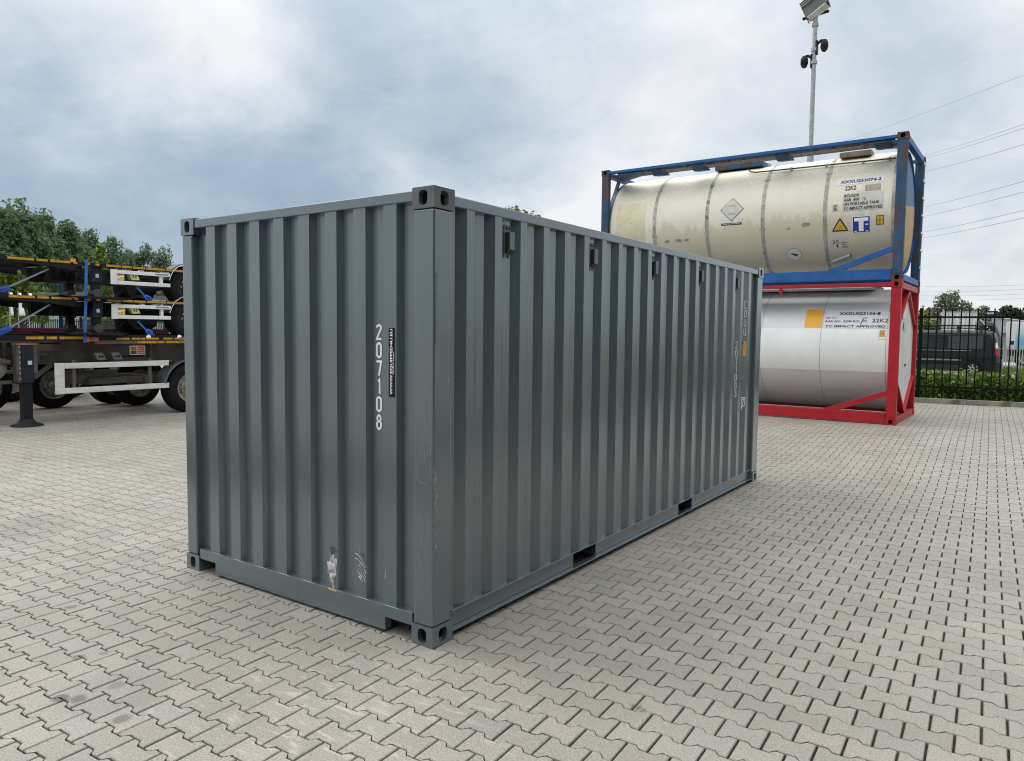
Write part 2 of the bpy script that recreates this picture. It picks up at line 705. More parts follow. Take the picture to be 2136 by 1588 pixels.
rs = np.random.RandomState(5)
cells = []
cr, sr = cos(PROT), sin(PROT)
Rinv = np.array(M3).T
camp = np.array([2.6996, -3.1103, 1.8039])
for j in range(-60, 180):
    for i in range(-130, 60):
        u = (i + (0.5 if j % 2 else 0.0) + 0.5) * PIT_X
        v = j * PIT_Y
        x = P0[0] + u * cr - v * sr
        y = P0[1] + u * sr + v * cr
        if not (-20.5 < x < 6.2 and -4.0 < y < kerb_y(x) - 0.03):
            continue
        if x < -16.0 and rs.rand() < 0:
            continue
        q = Rinv @ (np.array([x, y, gz(y)]) - camp)
        dep = -q[2]
        if dep > 0.1:
            sxp, syp = 1549.84 * q[0] / dep, 1549.84 * q[1] / dep
        else:
            sxp = syp = 9e9
        # outside the lens by more than a good margin: leave out
        if dep < -1.5 or (dep > 0.1 and (abs(sxp) > 1068 + 2600 / max(dep, 0.8) or syp < -794 - 2600 / max(dep, 0.8))):
            continue
        inside = abs(sxp) < 1050 and abs(syp) < 780
        hidden = (-2.4 < x < -0.1 and 0.05 < y < 6.0)
        dist = math.sqrt(((np.array([x, y, gz(y)]) - camp) ** 2).sum())
        cells.append((x, y, dist, inside and not hidden))
order = sorted([k for k, c in enumerate(cells) if c[3]], key=lambda k: cells[k][2])
near = set(order[:300])
pv_full = MB().add(paver_verts(True), paver_faces(True)).mesh('paver', PAVER)
allv, allf, cnt = [], [], 0
for k, (x, y, dist, vis) in enumerate(cells):
    z = gz(y) + rs.uniform(-0.0012, 0.0012)
    tx, ty = rs.normal(0, 0.0045, 2)
    slope = (gz(y + 0.05) - gz(y - 0.05)) / 0.1
    rz = PROT + rs.normal(0, 0.004)
    if k in near:
        o = link('paver', pv_full, yard)
        o.location = (x, y, z)
        o.rotation_euler = (tx, ty, rz)
        continue
    full = dist < 8.5
    pv = paver_verts(full)
    c_, s_ = cos(rz), sin(rz)
    X = pv[:, 0] * c_ - pv[:, 1] * s_
    Y = pv[:, 0] * s_ + pv[:, 1] * c_
    Z = pv[:, 2] + z + X * ty + Y * (tx + slope)
    allv.append(np.c_[X + x, Y + y, Z])
    allf.append((cnt, full))
    cnt += len(pv)
allv = np.concatenate(allv)
FF, FH = paver_faces(True), paver_faces(False)
lf = [np.concatenate([np.array(f) for f in F]) for F in (FF, FH)]
ln = [np.array([len(f) for f in F]) for F in (FF, FH)]
loops = np.concatenate([lf[0 if full else 1] + o for o, full in allf])
sizes = np.concatenate([ln[0 if full else 1] for o, full in allf])
me = bpy.data.meshes.new('pavers')
me.vertices.add(len(allv))
me.vertices.foreach_set('co', allv.ravel())
me.loops.add(len(loops))
me.loops.foreach_set('vertex_index', loops.astype(np.int32))
me.polygons.add(len(sizes))
me.polygons.foreach_set('loop_start', np.concatenate([[0], np.cumsum(sizes)[:-1]]).astype(np.int32))
me.polygons.foreach_set('loop_total', sizes.astype(np.int32))
me.polygons.foreach_set('use_smooth', np.zeros(len(sizes), dtype=bool))
me.update(calc_edges=True)
me.materials.append(PAVER)
pvs = link('pavers', me, yard)
pvs['kind'] = 'stuff'
print('pavers', len(cells), 'tris~', int((sizes - 2).sum()))

# kerb on the right: single stones end to end
kd = Vector((cos(KANG), sin(KANG), 0))
kn = Vector((-sin(KANG), cos(KANG), 0))
kst = MB().box(0, 0.994, 0.0, 0.12, -0.1, 0.115).mesh('kerb_stone', concrete)
kroot = struct(link('kerb', None))
kroot.location = (KP[0], KP[1], 0.18)
kroot.rotation_euler = (0, 0, KANG)
for k in range(-9, 7):
    o = link('kerb_stone', kst, kroot)
    o.location = (k * 1.0, rnd.uniform(-.004, .004), rnd.uniform(-.005, .005))

# ------------------------------------------------------------------ grey steel container
def grey_paint():
    m, nt, b = nmat('grey_paint')
    t = NT(nt)
    p = t.n('ShaderNodeNewGeometry').outputs['Position']
    f = t.noise(p, 1.4, 5, 0.6, 0.3, (1, 1, 0.35))
    g = t.noise(p, 30, 5, 0.75, 0.2, (1, 1, 0.06))
    d = t.noise(p, 11, 8, 0.8, 0.4)
    c = t.mix(t.step(f, 0.3, 0.7), (0.064, 0.086, 0.097), (0.074, 0.095, 0.105))
    c = t.mix(t.m('MULTIPLY', t.step(g, 0.56, 0.74), 0.30), c, (0.15, 0.165, 0.165))
    c = t.mix(t.m('MULTIPLY', t.step(d, 0.68, 0.80), 0.55), c, (0.07, 0.078, 0.08))
    rs = t.m('MULTIPLY', t.step(t.noise(p, 26, 6, 0.8, 0.5, (1, 1, 0.35)), 0.70, 0.76), t.step(t.noise(p, 0.9, 3, 0.6), 0.52, 0.66))
    c = t.mix(t.m('MULTIPLY', rs, 0.5), c, (0.13, 0.085, 0.06))
    fade = t.step(t.noise(p, 0.8, 4, 0.7, 0.8, (1.6, 1.6, 0.5)), 0.56, 0.70)
    c = t.mix(t.m('MULTIPLY', fade, 0.22), c, (0.13, 0.145, 0.148))
    chip = t.noise(p, 55, 3, 0.7)
    c = t.mix(t.m('MULTIPLY', t.step(chip, 0.80, 0.84), 0.5), c, (0.40, 0.41, 0.41))
    t.l(c, b.inputs['Base Color'])
    t.l(t.m('MULTIPLY_ADD', f, 0.16, 0.17), b.inputs['Roughness'])
    b.inputs['Specular IOR Level'].default_value = 0.9
    b.inputs['Coat Weight'].default_value = 1.0
    b.inputs['Coat Roughness'].default_value = 0.24
    b.inputs['Coat IOR'].default_value = 1.68
    b.inputs['Coat Tint'].default_value = (0.93, 0.98, 1.0, 1)
    t.bump(t.noise(p, 2.6, 3, 0.5, 0.3, (1, 1, 0.6)), 0.22, 0.03, b)
    return m


GREY = grey_paint()
worn = pm('worn_casting', (0.105, 0.115, 0.12), 0.45, var=0.15, scale=9, dirt=(0.17, 0.14, 0.115), dirt_amt=0.50)
scrape_m = pm('scraped_zinc', (0.62, 0.62, 0.61), 0.55, 0.0, var=0.4, scale=34, bump=0.5, dirt=(0.15, 0.165, 0.175), dirt_amt=0.75)
rust_m = pm('rust', (0.16, 0.075, 0.035), 0.8, var=0.35, scale=30, bump=0.3)
yellow_m = pm('yellow_paint', (0.62, 0.42, 0.06), 0.5, var=0.15, scale=20)

L, WD, HT = 6.058, 2.438, 2.591


def casting_mb(lx, ly, lz, fx, fy, top, mi_hole=1):
    """corner casting filling 0..lx, 0..ly, 0..lz. fx / fy: which end (0 or 1) of x / y carries an oval hole"""
    mb = MB()

    def face(o, du, dv, nrm_in, w, h, hw, hh, hole):
        o, du, dv, n_ = Vector(o), Vector(du), Vector(dv), Vector(nrm_in)
        if not hole:
            mb.add([o, o + du * w, o + du * w + dv * h, o + dv * h], [(0, 1, 2, 3)])
            return
        cu, cv = w / 2, h / 2
        ring, rim = [], []
        N = 24
        angs = sorted(set([round(2 * pi * i / N, 5) for i in range(N)] + [round(math.atan2(b_ * cv, a_ * cu) % (2 * pi), 5) for a_ in (1, -1) for b_ in (1, -1)]))
        for t in angs:
            c_, s_ = cos(t), sin(t)
            k = 1 / max(abs(c_) / cu, abs(s_) / cv)
            rim.append(o + du * (cu + c_ * k) + dv * (cv + s_ * k))
            q = 3.2
            e_ = (abs(c_ / hw) ** q + abs(s_ / hh) ** q) ** (-1 / q)
            ring.append((cu + c_ * e_, cv + s_ * e_))
        n = len(angs)
        hr = [o + du * a_ + dv * b_ for a_, b_ in ring]
        hb = [p + n_ * 0.035 for p in hr]
        mb.add(rim + hr, [(i, (i + 1) % n, n + (i + 1) % n, n + i) for i in range(n)])
        mb.add(hr + hb, [(i, (i + 1) % n, n + (i + 1) % n, n + i) for i in range(n)])
        mb.add(hb, [tuple(range(n))], mi_hole)
    X, Y, Z = Vector((1, 0, 0)), Vector((0, 1, 0)), Vector((0, 0, 1))
    hz = lz / 2
    for s in (0, 1):
        face((lx * s, 0, 0), Y, Z, X * (1 - 2 * s), ly, lz, ly * 0.20, lz * 0.345, fx == s)
        face((0, ly * s, 0), X, Z, Y * (1 - 2 * s), lx, lz, lx * 0.20, lz * 0.345, fy == s)
        face((0, 0, lz * s), X, Y, Z * (1 - 2 * s), lx, ly, lx * 0.36, ly * 0.2, s == top)
    return mb


def corrugated(length, z0, z1, start, pitch, outer, slope, depth, n, frame):
    """sheet along u (0..length); profile starts in a valley at depth; frame(u, d, z) -> point"""
    prof_ = [(0, depth)]
    for k in range(n):
        s = start + k * pitch
        prof_ += [(s - slope, depth), (s, 0), (s + outer, 0), (s + outer + slope, depth)]
    prof_.append((length, depth))
    mb = MB()
    vs = []
    for z in (z0, z1):
        vs += [frame(u, d, z) for u, d in prof_]
    n_ = len(prof_)
    mb.add(vs, [(i, i + 1, n_ + i + 1, n_ + i) for i in range(n_ - 1)])
    return mb


box = thing('shipping_container', 'dark grey corrugated steel container standing alone on the pavers', 'container', (0, 0, 0))
CL, CW, CH = 0.178, 0.160, 0.118
for ax, ay, az in ((0, 0, 0), (0, 0, 1), (1, 0, 0), (1, 0, 1), (0, 1, 0), (0, 1, 1), (1, 1, 0), (1, 1, 1)):
    # ax 0: x = 0 side (right), 1: far side; ay 0: near end
    mbc = casting_mb(CW, CL, CH, 1 if ax == 0 else 0, 0 if ay == 0 else 1, az)
    o = obj('corner_casting', mbc, [worn if (ax, ay, az) == (0, 0, 1) else GREY, dark_hole], box, bevel=0.012, seg=3,
            label='corner casting with its paint worn off' if (ax, ay, az) == (0, 0, 1) else None)
    o.location = (-CW if ax == 0 else -WD, 0 if ay == 0 else L - CL, 0 if az == 0 else HT - CH)
# corner posts (folded plate, slightly behind the castings' faces)
for ax, ay in ((0, 0), (1, 0), (0, 1), (1, 1)):
    mb = MB()
    x0, x1 = (-0.152, -0.005) if ax == 0 else (-WD + 0.005, -WD + 0.130)
    y0, y1 = (0.005, 0.166) if ay == 0 else (L - 0.205, L - 0.005)
    mb.box(x0, x1, y0, y1, CH + 0.001, HT - CH - 0.001)
    obj('corner_post', mb, GREY, box, bevel=0.012, seg=3)
# rails
for ax in (0, 1):
    x0, x1 = (-0.066, -0.006) if ax == 0 else (-WD + 0.006, -WD + 0.066)
    obj('top_side_rail', MB().box(x0, x1, CL + 0.001, L - CL - 0.001, 2.500, 2.562), GREY, box, bevel=0.006)
for ay in (0, 1):
    y0, y1 = (0.006, 0.070) if ay == 0 else (L - 0.070, L - 0.006)
    obj('top_end_rail', MB().box(-WD + CW + 0.001, -CW - 0.001, y0, y1, 2.517, 2.579), GREY, box, bevel=0.006)
# bottom side rails with two fork pockets
for ax in (0, 1):
    mb = MB()
    s = -1
    xo = -0.008 if ax == 0 else -WD + 0.008
    xi = xo - 0.05 if ax == 0 else xo + 0.05
    xa, xb = min(xo, xi), max(xo, xi)
    for y0, y1 in ((CL + 0.001, 1.650), (2.000, 3.676), (4.022, L - CL - 0.001)):
        q_ = 0.036 if ax == 0 else -0.036            # web of the channel stands back from its two flanges
        mb.box(min(xo - q_, xi), max(xo - q_, xi), y0, y1, 0.050, 0.1595)
    mb.box(xa, xb, CL + 0.001, L - CL - 0.001, 0.160, 0.168)
    xe = (xo + 0.002) if ax == 0 else (xo - 0.002)
    mb.box(min(xe, xi), max(xe, xi), CL + 0.001, L - CL - 0.001, 0.040, 0.0495)
    obj('bottom_side_rail', mb, GREY, box, bevel=0.003)
    for y0, y1 in ((1.650, 2.000), (3.676, 4.022)):
        pk = MB()
        q = -1 if ax == 0 else 1
        xq = xo + q * 0.052
        xr = xo + q * 0.42
        A, B = min(xq, xr), max(xq, xr)
        pk.box(A, B, y0, y0 + 0.006, 0.05, 0.156)
        pk.box(A, B, y1 - 0.006, y1, 0.05, 0.156)
        pk.box(A, B, y0 + 0.007, y1 - 0.007, 0.150, 0.156)
        obj('fork_pocket', pk, GREY, box)
# bottom end rails, notched beside the castings
for ay in (0, 1):
    y0, y1 = (0.006, 0.062) if ay == 0 else (L - 0.062, L - 0.006)
    xa, xb = -WD + CW + 0.001, -CW - 0.001
    pts = [(xa, y0, 0.098), (-2.085, y0, 0.098), (-2.085, y0, 0.018), (-0.378, y0, 0.018), (-0.378, y0, 0.098), (xb, y0, 0.098),
           (xb, y0, 0.172), (xa, y0, 0.172)]
    obj('bottom_end_rail', MB().prism(pts, (0, y1 - y0, 0)), GREY, box, bevel=0.003)
# walls
endw = corrugated(2.438 - 0.13 - 0.152, 0.168, 2.522, 0.163, 0.2497, 0.104, 0.021, 0.046, 8,
                  lambda u, d, z: (-WD + 0.130 + u, 0.014 + d, z))
obj('end_wall', endw, GREY, box)
sdw = corrugated(5.856 - 0.166, 0.166, 2.505, 0.302 - 0.166, 0.2758, 0.074, 0.066, 0.036, 20,
                 lambda u, d, z: (-0.010 - d, 0.166 + u, z))
obj('side_wall', sdw, GREY, box)
sdw = corrugated(5.856 - 0.166, 0.166, 2.505, 0.302 - 0.166, 0.2758, 0.074, 0.066, 0.036, 20,
                 lambda u, d, z: (-WD + 0.010 + d, 0.166 + u, z))
obj('side_wall', sdw, GREY, box)
rfw = corrugated(L - 0.36, 0.06, WD - 0.06, 0.2, 0.2092, 0.09, 0.0135, 0.02, 26,
                 lambda u, d, z: (-z, 0.18 + u, 2.552 - d))
obj('roof', rfw, GREY, box)
obj('floor', MB().box(-WD + 0.07, -0.07, 0.07, L - 0.07, 0.16, 0.19), pm('floor_ply', (0.10, 0.07, 0.045), 0.8), box)
mb = MB()
for k in range(14):
    y = 0.45 + k * 0.4
    if not any(a - .05 < y < b_ + .05 for a, b_ in ((1.65, 2.0), (3.676, 4.022))):
        mb.box(-WD + 0.06, -0.06, y, y + 0.045, 0.055, 0.158)
obj('cross_members', mb, black_paint, box)
# door end (faces away)
for s in (0, 1):
    d_ = MB()
    xa = -WD + 0.135 + s * 1.087
    d_.box(xa + 0.004, xa + 1.080, L - 0.06, L - 0.02, 0.175, 2.51)
    dr = obj('door', d_, GREY, box, bevel=0.004)
    for k in (0.25, 0.75):
        obj('locking_bar', MB().cyl((xa + 1.08 * k, L - 0.005, 0.19), (xa + 1.08 * k, L - 0.005, 2.5), 0.017, 10), galv, dr)

# ventilator hoods high on the side wall
vm = MB()
vm.box(0.003, 0.034, -0.028, 0.028, 0.065, 0.158)                    # upright hood body
vm.prism([(0.003, -0.028, 0.064), (0.034, -0.028, 0.064), (0.034, -0.028, 0.058), (0.008, -0.028, 0.026), (0.003, -0.028, 0.026)], (0, 0.056, 0))
vm_plate = MB()
vm_plate.box(0.0, 0.004, -0.034, 0.034, 0.0, 0.206)
vm_face = MB().box(0.0345, 0.0385, -0.020, 0.030, 0.052, 0.162)
hole = MB().cyl((0.0041, 0, 0), (0.0052, 0, 0), 0.0085, 10)
vent_dark = pm('vent_plastic', (0.022, 0.026, 0.028), 0.5, var=0.1)
vent_grey = pm('vent_face', (0.16, 0.175, 0.18), 0.5, var=0.08)
ventm = [x.mesh('vent', m_) for x, m_ in ((vm_plate, vent_grey), (vm, vent_dark), (vm_face, vent_grey), (hole, dark_hole))]
for k, yv in enumerate((0.753, 1.856, 2.959, 4.062, 5.166)):
    plate = link('vent', ventm[0], box)
    plate.location = (-0.0455, yv, 2.262)
    for nm, me_ in (('hood', ventm[1]), ('hood_cover', ventm[2])):
        link(nm, me_, plate)
    for yy, zz in ((-0.015, 0.186), (0.015, 0.186), (0.0, 0.013)):
        link('fixing_hole', ventm[3], plate).location = (0, yy, zz)

# numbers, stickers and scrapes on the near end
digits = '207108'
for k, ch in enumerate(digits):
    mb = MB()
    zt = 1.838 - k * 0.1073
    stroke_into(mb, ch, 0.044, 0.088, 0.0138, lambda u, v, zt=zt: (-0.499 + u, 0.0575, zt - 0.093 + v))
    o = link('number_digit', flat_mesh(mb, 'number_digit', white_print), box)
st = MB().box(-0.352, -0.306, 0.0115, 0.0135, 1.415, 1.814)
sto = obj('sticker', st, black_print, box, label='black sticker with a white web address running upwards')
mb = MB()
text_into(mb, 'WWW.EQUIPPED4U.EU', 0.380, 0.023, lambda u, v: (-0.3185 - v, 0.0108, 1.428 + u), bold=0.02)
link('lettering', flat_mesh(mb, 'lettering', white_print), sto)
mb = MB()
text_into(mb, 'TRUCKS & TRAILERS', 0.130, 0.007, lambda u, v: (-0.3085 - v, 0.0108, 1.545 + u), bold=0.01)
link('lettering', flat_mesh(mb, 'lettering', white_print), sto)


def blotch(cx, cz, w, h, y, name, mat, seed, n=22, jag=0.25):
    r_ = random.Random(seed)
    pts = []
    for i in range(n):
        t = 2 * pi * i / n
        k = 1 + r_.uniform(-jag, jag * 0.6)
        pts.append((cx + cos(t) * w / 2 * k, y, cz + sin(t) * h / 2 * k))
    return obj(name, MB().prism(pts, (0, 0.0012, 0)), mat, box)


blotch(-0.845, 0.300, 0.088, 0.235, 0.0122, 'scrape', scrape_m, 1, jag=0.35)
blotch(-0.838, 0.415, 0.07, 0.05, 0.0121, 'scrape', pm('scorched', (0.06, 0.065, 0.066), 0.7, var=0.6, scale=60), 2, jag=0.5)
blotch(-0.592, 0.395, 0.085, 0.17, 0.0121, 'scrape', pm('rubbed', (0.125, 0.145, 0.15), 0.5, var=0.5, scale=45, dirt=(0.06, 0.075, 0.08), dirt_amt=0.6), 4, jag=0.15)
mb = MB()
for k in range(4):                                                   # curved scratch marks of a fork
    z0 = 0.435 - k * 0.03
    for s in range(9):
        a, b_ = s / 9, (s + 1) / 9
        mb.beam((-0.635 + 0.088 * a, 0.0128, z0 - 0.075 * a * a), (-0.635 + 0.088 * b_, 0.0128, z0 - 0.075 * b_ * b_), 0.0016, 0.007 - 0.001 * k)
obj('scrape', mb, scrape_m, box)
mb = MB()
for k in range(3):
    mb.beam((-0.632 + 0.012 * k, 0.0128, 0.36 - .03 * k), (-0.59 + .01 * k, 0.0128, 0.325 - .028 * k), 0.0016, 0.006)
    obj('scrape', mb, scrape_m, box)
    mb = MB()
mb.beam((-0.380, 0.0128, 0.395), (-0.383, 0.0128, 0.33), 0.0016, 0.004)
obj('scrape', mb, scrape_m, box)
obj('paint_smear', MB().beam((-0.875, 0.0045, 0.168), (-0.80, 0.0045, 0.164), 0.002, 0.007), yellow_m, box)
mb = MB()                                                            # scratch outline on the near post
for a, b_ in (((-0.135, 1.30), (-0.128, 0.98)), ((-0.128, 0.98), (-0.10, 0.945)), ((-0.10, 0.945), (-0.05, 0.94)), ((-0.05, 0.94), (-0.022, 0.97)),
              ((-0.022, 0.97), (-0.025, 1.33)), ((-0.075, 0.80), (-0.095, 0.45)), ((-0.095, 0.45), (-0.11, 0.2)), ((-0.05, 1.5), (-0.07, 1.0))):
    mb.beam((a[0], 0.0045, a[1]), (b_[0], 0.0045, b_[1]), 0.0014, 0.0022)
obj('scratches', mb, pm('scratch', (0.22, 0.24, 0.245), 0.5, var=0.3, scale=30), box)
mb = MB()
r_ = random.Random(3)
for k in range(26):
    y = 0.012 + abs(r_.gauss(0, .012))
    z = r_.uniform(0.55, 1.0)
    mb.beam((-0.0045, y, z), (-0.0045, y + r_.uniform(-.002, .002), z + r_.uniform(.006, .035)), 0.0014, 0.003)
for k in range(8):
    y = 0.135 + r_.uniform(-.01, .01)
    z = r_.uniform(1.5, 2.4)
    mb.beam((-0.0045, y, z), (-0.0045, y + r_.uniform(-.002, .002), z + r_.uniform(.006, .05)), 0.0014, 0.003)
o = obj('scratches', mb, pm('scratch_light', (0.34, 0.35, 0.35), 0.55, var=0.3, scale=30), box)
o['kind'] = 'stuff'
obj('rust_streak', MB().beam((-0.0045, 0.022, 1.72), (-0.0045, 0.026, 2.12), 0.0012, 0.007), pm('rust_thin', (0.125, 0.10, 0.085), 0.6, var=0.4, scale=25), box)

# marks at the far end of the side wall (on the slope of the last ribs)


def slope_fn(ys, z0):
    """text running down, glyphs upright, on the slope that begins at ys (valley) and rises to the rib"""
    dy, dx = 0.066, 0.036
    ln_ = math.hypot(dx, dy)

    def fn(u, v):
        t = u / ln_
        return (-0.046 + dx * t + 0.0016 * dy / ln_, ys + dy * t - 0.0016 * dx / ln_, z0 + v)
    return fn


for txt, yst, z1, pit, hh in (('2071083', 5.476 - 0.2758, 1.715, 0.0915, 0.082), ('EQUU', 5.476, 2.185, 0.105, 0.095)):
    for k, ch in enumerate(txt):
        mb = MB()
        stroke_into(mb, ch, 0.038, hh * 0.94, 0.009, lambda u, v, z=z1 - k * pit - hh: slope_fn(yst, z)(u + 0.012, v))
        link('number_digit', flat_mesh(mb, 'number_digit', pm('white_print_dull', (0.62, 0.64, 0.65), 0.6)), box)
mb = MB()
fn = slope_fn(5.476, 0.0)
for (u0, u1, v0, v1) in ((0.006, 0.062, 1.052, 1.062), (0.006, 0.062, 0.955, 0.965), (0.006, 0.013, 0.966, 1.051), (0.055, 0.062, 0.966, 1.051)):
    mb.add([fn(u0, v0), fn(u1, v0), fn(u1, v1), fn(u0, v1)], [(0, 1, 2, 3)])
text_into(mb, '7', 0.03, 0.07, lambda u, v: fn(u + 0.02, v + 0.974), bold=0.015)
mb.add([fn(0.006, 0.95), fn(0.03, 0.95), fn(0.012, 0.91)], [(0, 1, 2)])
link('number_digit', flat_mesh(mb, 'number_digit', white_print), box)
mb = MB()
mb.add([fn(0.012, 1.545), fn(0.064, 1.545), fn(0.064, 1.712), fn(0.012, 1.712)], [(0, 1, 2, 3)])
ys_ = link('sticker', flat_mesh(mb, 'sticker', pm('amber', (0.62, 0.33, 0.06), 0.5, var=0.25, scale=30)), box)
ys_['label'] = 'small amber sticker near the far end of the side wall'
mb = MB()
mb.add([fn(-0.006, 1.24), fn(0.010, 1.24), fn(0.010, 1.70), fn(-0.006, 1.70)], [(0, 1, 2, 3)])
bs_ = link('sticker', flat_mesh(mb, 'sticker', black_print), box)
bs_['label'] = 'narrow black sticker beside the amber one'
mb = MB()
fn2 = lambda u, v: tuple(Vector(fn(u, v)) + Vector((0.0012, -0.0006, 0)))
text_into(mb, 'WWW.EQUIPPED4U.EU', 0.42, 0.008, lambda u, v: fn2(0.007 - v, 1.26 + u), bold=0.015)
link('lettering', flat_mesh(mb, 'lettering', white_print), bs_)

# ------------------------------------------------------------------ warehouse on the right of the yard (its dark wall shows in the paint's sheen)
clad = pm('dark_cladding', (0.030, 0.034, 0.038), 0.7, var=0.1, scale=2, spec=0.2)
wh = thing('warehouse', 'long dark clad warehouse along the right side of the yard, beside the photographer', 'warehouse', (9.0, 0, 0))
obj('wall', MB().box(0, 24, -30, 7.0, -0.1, 9.0), clad, wh)
rib = MB().box(-0.04, -0.001, 0, 0.05, 0.4, 8.9).mesh('cladding_rib', clad)
for k in range(48):
    link('cladding_rib', rib, wh).location = (0, 6.7 - k * 0.75, 0)
gate = MB().box(-0.09, -0.045, 0, 4.0, -0.08, 4.4).mesh('roller_door', pm('roller_door', (0.05, 0.055, 0.06), 0.6))
for k in range(4):
    link('roller_door', gate, wh).location = (0, 1.5 - k * 8.2, 0)
obj('roof_edge', MB().box(-0.15, 24.1, -30.1, 7.15, 9.0, 9.4), clad, wh)

# ------------------------------------------------------------------ tank containers
TR, TY, TZ = 1.15, 1.219, 1.34                       # shell radius and axis inside the frame


def cyl_pt(x, phi, r=TR):
    return (x, TY - r * cos(phi), TZ + r * sin(phi))


def shell_mb(x0, x1, r, a0=-180, a1=180, n=64, nxs=1, thick=0.0):
    mb = MB()
    full = abs(a1 - a0) >= 359.9
    m_ = n if full else n + 1
    vs, fs = [], []
    for k in range(nxs + 1):
        x = x0 + (x1 - x0) * k / nxs
        for i in range(m_):
            vs.append(cyl_pt(x, radians(a0 + (a1 - a0) * i / n), r))
    for k in range(nxs):
        for i in range(n):
            j = (i + 1) % m_ if full else i + 1
            fs.append((k * m_ + i, k * m_ + j, (k + 1) * m_ + j, (k + 1) * m_ + i))
    mb.add(vs, fs, 0, True)
    return mb


def curved_patch(x0, x1, a0, a1, r=TR + 0.003, n=6, skew=0.0):
    mb = MB()
    vs = []
    for i in range(n + 1):
        a = a0 + (a1 - a0) * i / n
        dx = skew * (a - a0) / (a1 - a0)
        vs += [cyl_pt(x0 + dx, radians(a), r), cyl_pt(x1 + dx, radians(a), r)]
    mb.add(vs, [(2 * i, 2 * i + 1, 2 * i + 3, 2 * i + 2) for i in range(n)], 0, True)
    return mb


def curved_text(mb, txt, x0, x1, a0, a1, r=TR + 0.006, bold=0.02, mi=0):
    w_, h_ = x1 - x0, radians(a1 - a0)
    text_into(mb, txt, 1, 1, lambda u, v: cyl_pt(x0 + u * w_, radians(a0) + v * h_, r), bold, mi)


def curved_poly(pts, r=TR + 0.004):
    """polygon given as (x, degrees)"""
    mb = MB()
    a0, a1 = min(a for x, a in pts), max(a for x, a in pts)
    n_ = max(2, int((a1 - a0) / 2.0) + 1)
    lv = sorted(set([a0 + (a1 - a0) * i / n_ for i in range(n_ + 1)] + [a for x, a in pts]))
    rows = []
    for a in lv:
        aa = min(max(a, a0 + 1e-4), a1 - 1e-4)
        xs_ = []
        for i in range(len(pts)):
            (xa, pa), (xb, pb) = pts[i], pts[(i + 1) % len(pts)]
            if (pa - aa) * (pb - aa) < 0:
                xs_.append(xa + (xb - xa) * (aa - pa) / (pb - pa))
        if len(xs_) >= 2:
            rows.append((a, min(xs_), max(xs_)))
    vs = []
    for a, xa, xb in rows:
        vs += [cyl_pt(xa, radians(a), r), cyl_pt(xb, radians(a), r)]
    mb.add(vs, [(2 * i, 2 * i + 1, 2 * i + 3, 2 * i + 2) for i in range(len(rows) - 1)])
    return mb


def tank_frame(root, paint, castm, top_rail_h, post_mat=None, end_diag=True, rust_posts=False):
    post_mat = post_mat or paint
    for ax, ay, az in ((0, 0, 0), (0, 0, 1), (1, 0, 0), (1, 0, 1), (0, 1, 0), (0, 1, 1), (1, 1, 0), (1, 1, 1)):
        # ax 0: end at x = 0, ay 0: front
        mbc = casting_mb(0.178, 0.162, 0.118, 1 if ax == 0 else 0, 0 if ay == 0 else 1, az)
        o = obj('corner_casting', mbc, [castm, dark_hole], root, bevel=0.008)
        o.location = (-0.178 if ax == 0 else -L, 0 if ay == 0 else WD - 0.162, 0 if az == 0 else HT - 0.118)
    for ax in (0, 1):
        for ay in (0, 1):
            x0, x1 = (-0.170, -0.006) if ax == 0 else (-L + 0.006, -L + 0.170)
            y0, y1 = (0.006, 0.130) if ay == 0 else (WD - 0.130, WD - 0.006)
            obj('corner_post', MB().box(x0, x1, y0, y1, 0.119, HT - 0.119), post_mat, root, bevel=0.008)
    for ay in (0, 1):
        y0, y1 = (0.010, 0.110) if ay == 0 else (WD - 0.110, WD - 0.010)
        obj('bottom_side_rail', MB().box(-L + 0.180, -0.180, y0, y1, 0.02, 0.212), paint, root, bevel=0.006)
        y0, y1 = (0.012, 0.092) if ay == 0 else (WD - 0.092, WD - 0.012)
        obj('top_side_rail', MB().box(-L + 0.180, -0.180, y0, y1, HT - 0.04 - top_rail_h, HT - 0.032), paint, root, bevel=0.005)
        for ax in (0, 1):                            # raking braces at the foot of each post
            xa, xb = (-0.171, -1.28) if ax == 0 else (-L + 0.171, -L + 1.28)
            sx_ = 1 if ax == 0 else -1
            ya = 0.014 if ay == 0 else WD - 0.074
            pts = [(xa, ya, 0.52), (xa, ya, 0.62), (xb, ya, 0.2125), (xb + sx_ * 0.30, ya, 0.2125)]
            obj('brace', MB().prism(pts, (0, 0.06, 0)), paint, root, bevel=0.004)
    for ax in (0, 1):
        x0, x1 = (-0.110, -0.012) if ax == 0 else (-L + 0.012, -L + 0.110)
        obj('end_rail', MB().box(x0, x1, 0.164, WD - 0.164, 0.012, 0.130), paint, root, bevel=0.006)
        obj('end_rail', MB().box(x0, x1, 0.164, WD - 0.164, HT - 0.128, HT - 0.014), paint, root, bevel=0.006)
        if end_diag:
            xm = -0.075 if ax == 0 else -L + 0.075
            for ys, yc in ((0.125, TY - 0.03), (WD - 0.125, TY + 0.03)):
                obj('end_brace', MB().beam((xm, ys, HT - 0.80), (xm, yc, HT - 0.15), 0.05, 0.11, up=(1, 0, 0)), paint, root)
                obj('end_brace', MB().beam((xm, ys, 0.80), (xm, yc, 0.15), 0.05, 0.11, up=(1, 0, 0)), paint, root)
        xs0, xs1 = (-0.30, -0.075) if ax == 0 else (-L + 0.075, -L + 0.30)
        n_ = 64
        obj('skirt_ring', shell_mb(-0.20 if ax == 0 else -L + 0.13, -0.13 if ax == 0 else -L + 0.20, TR - 0.012), paint, root)


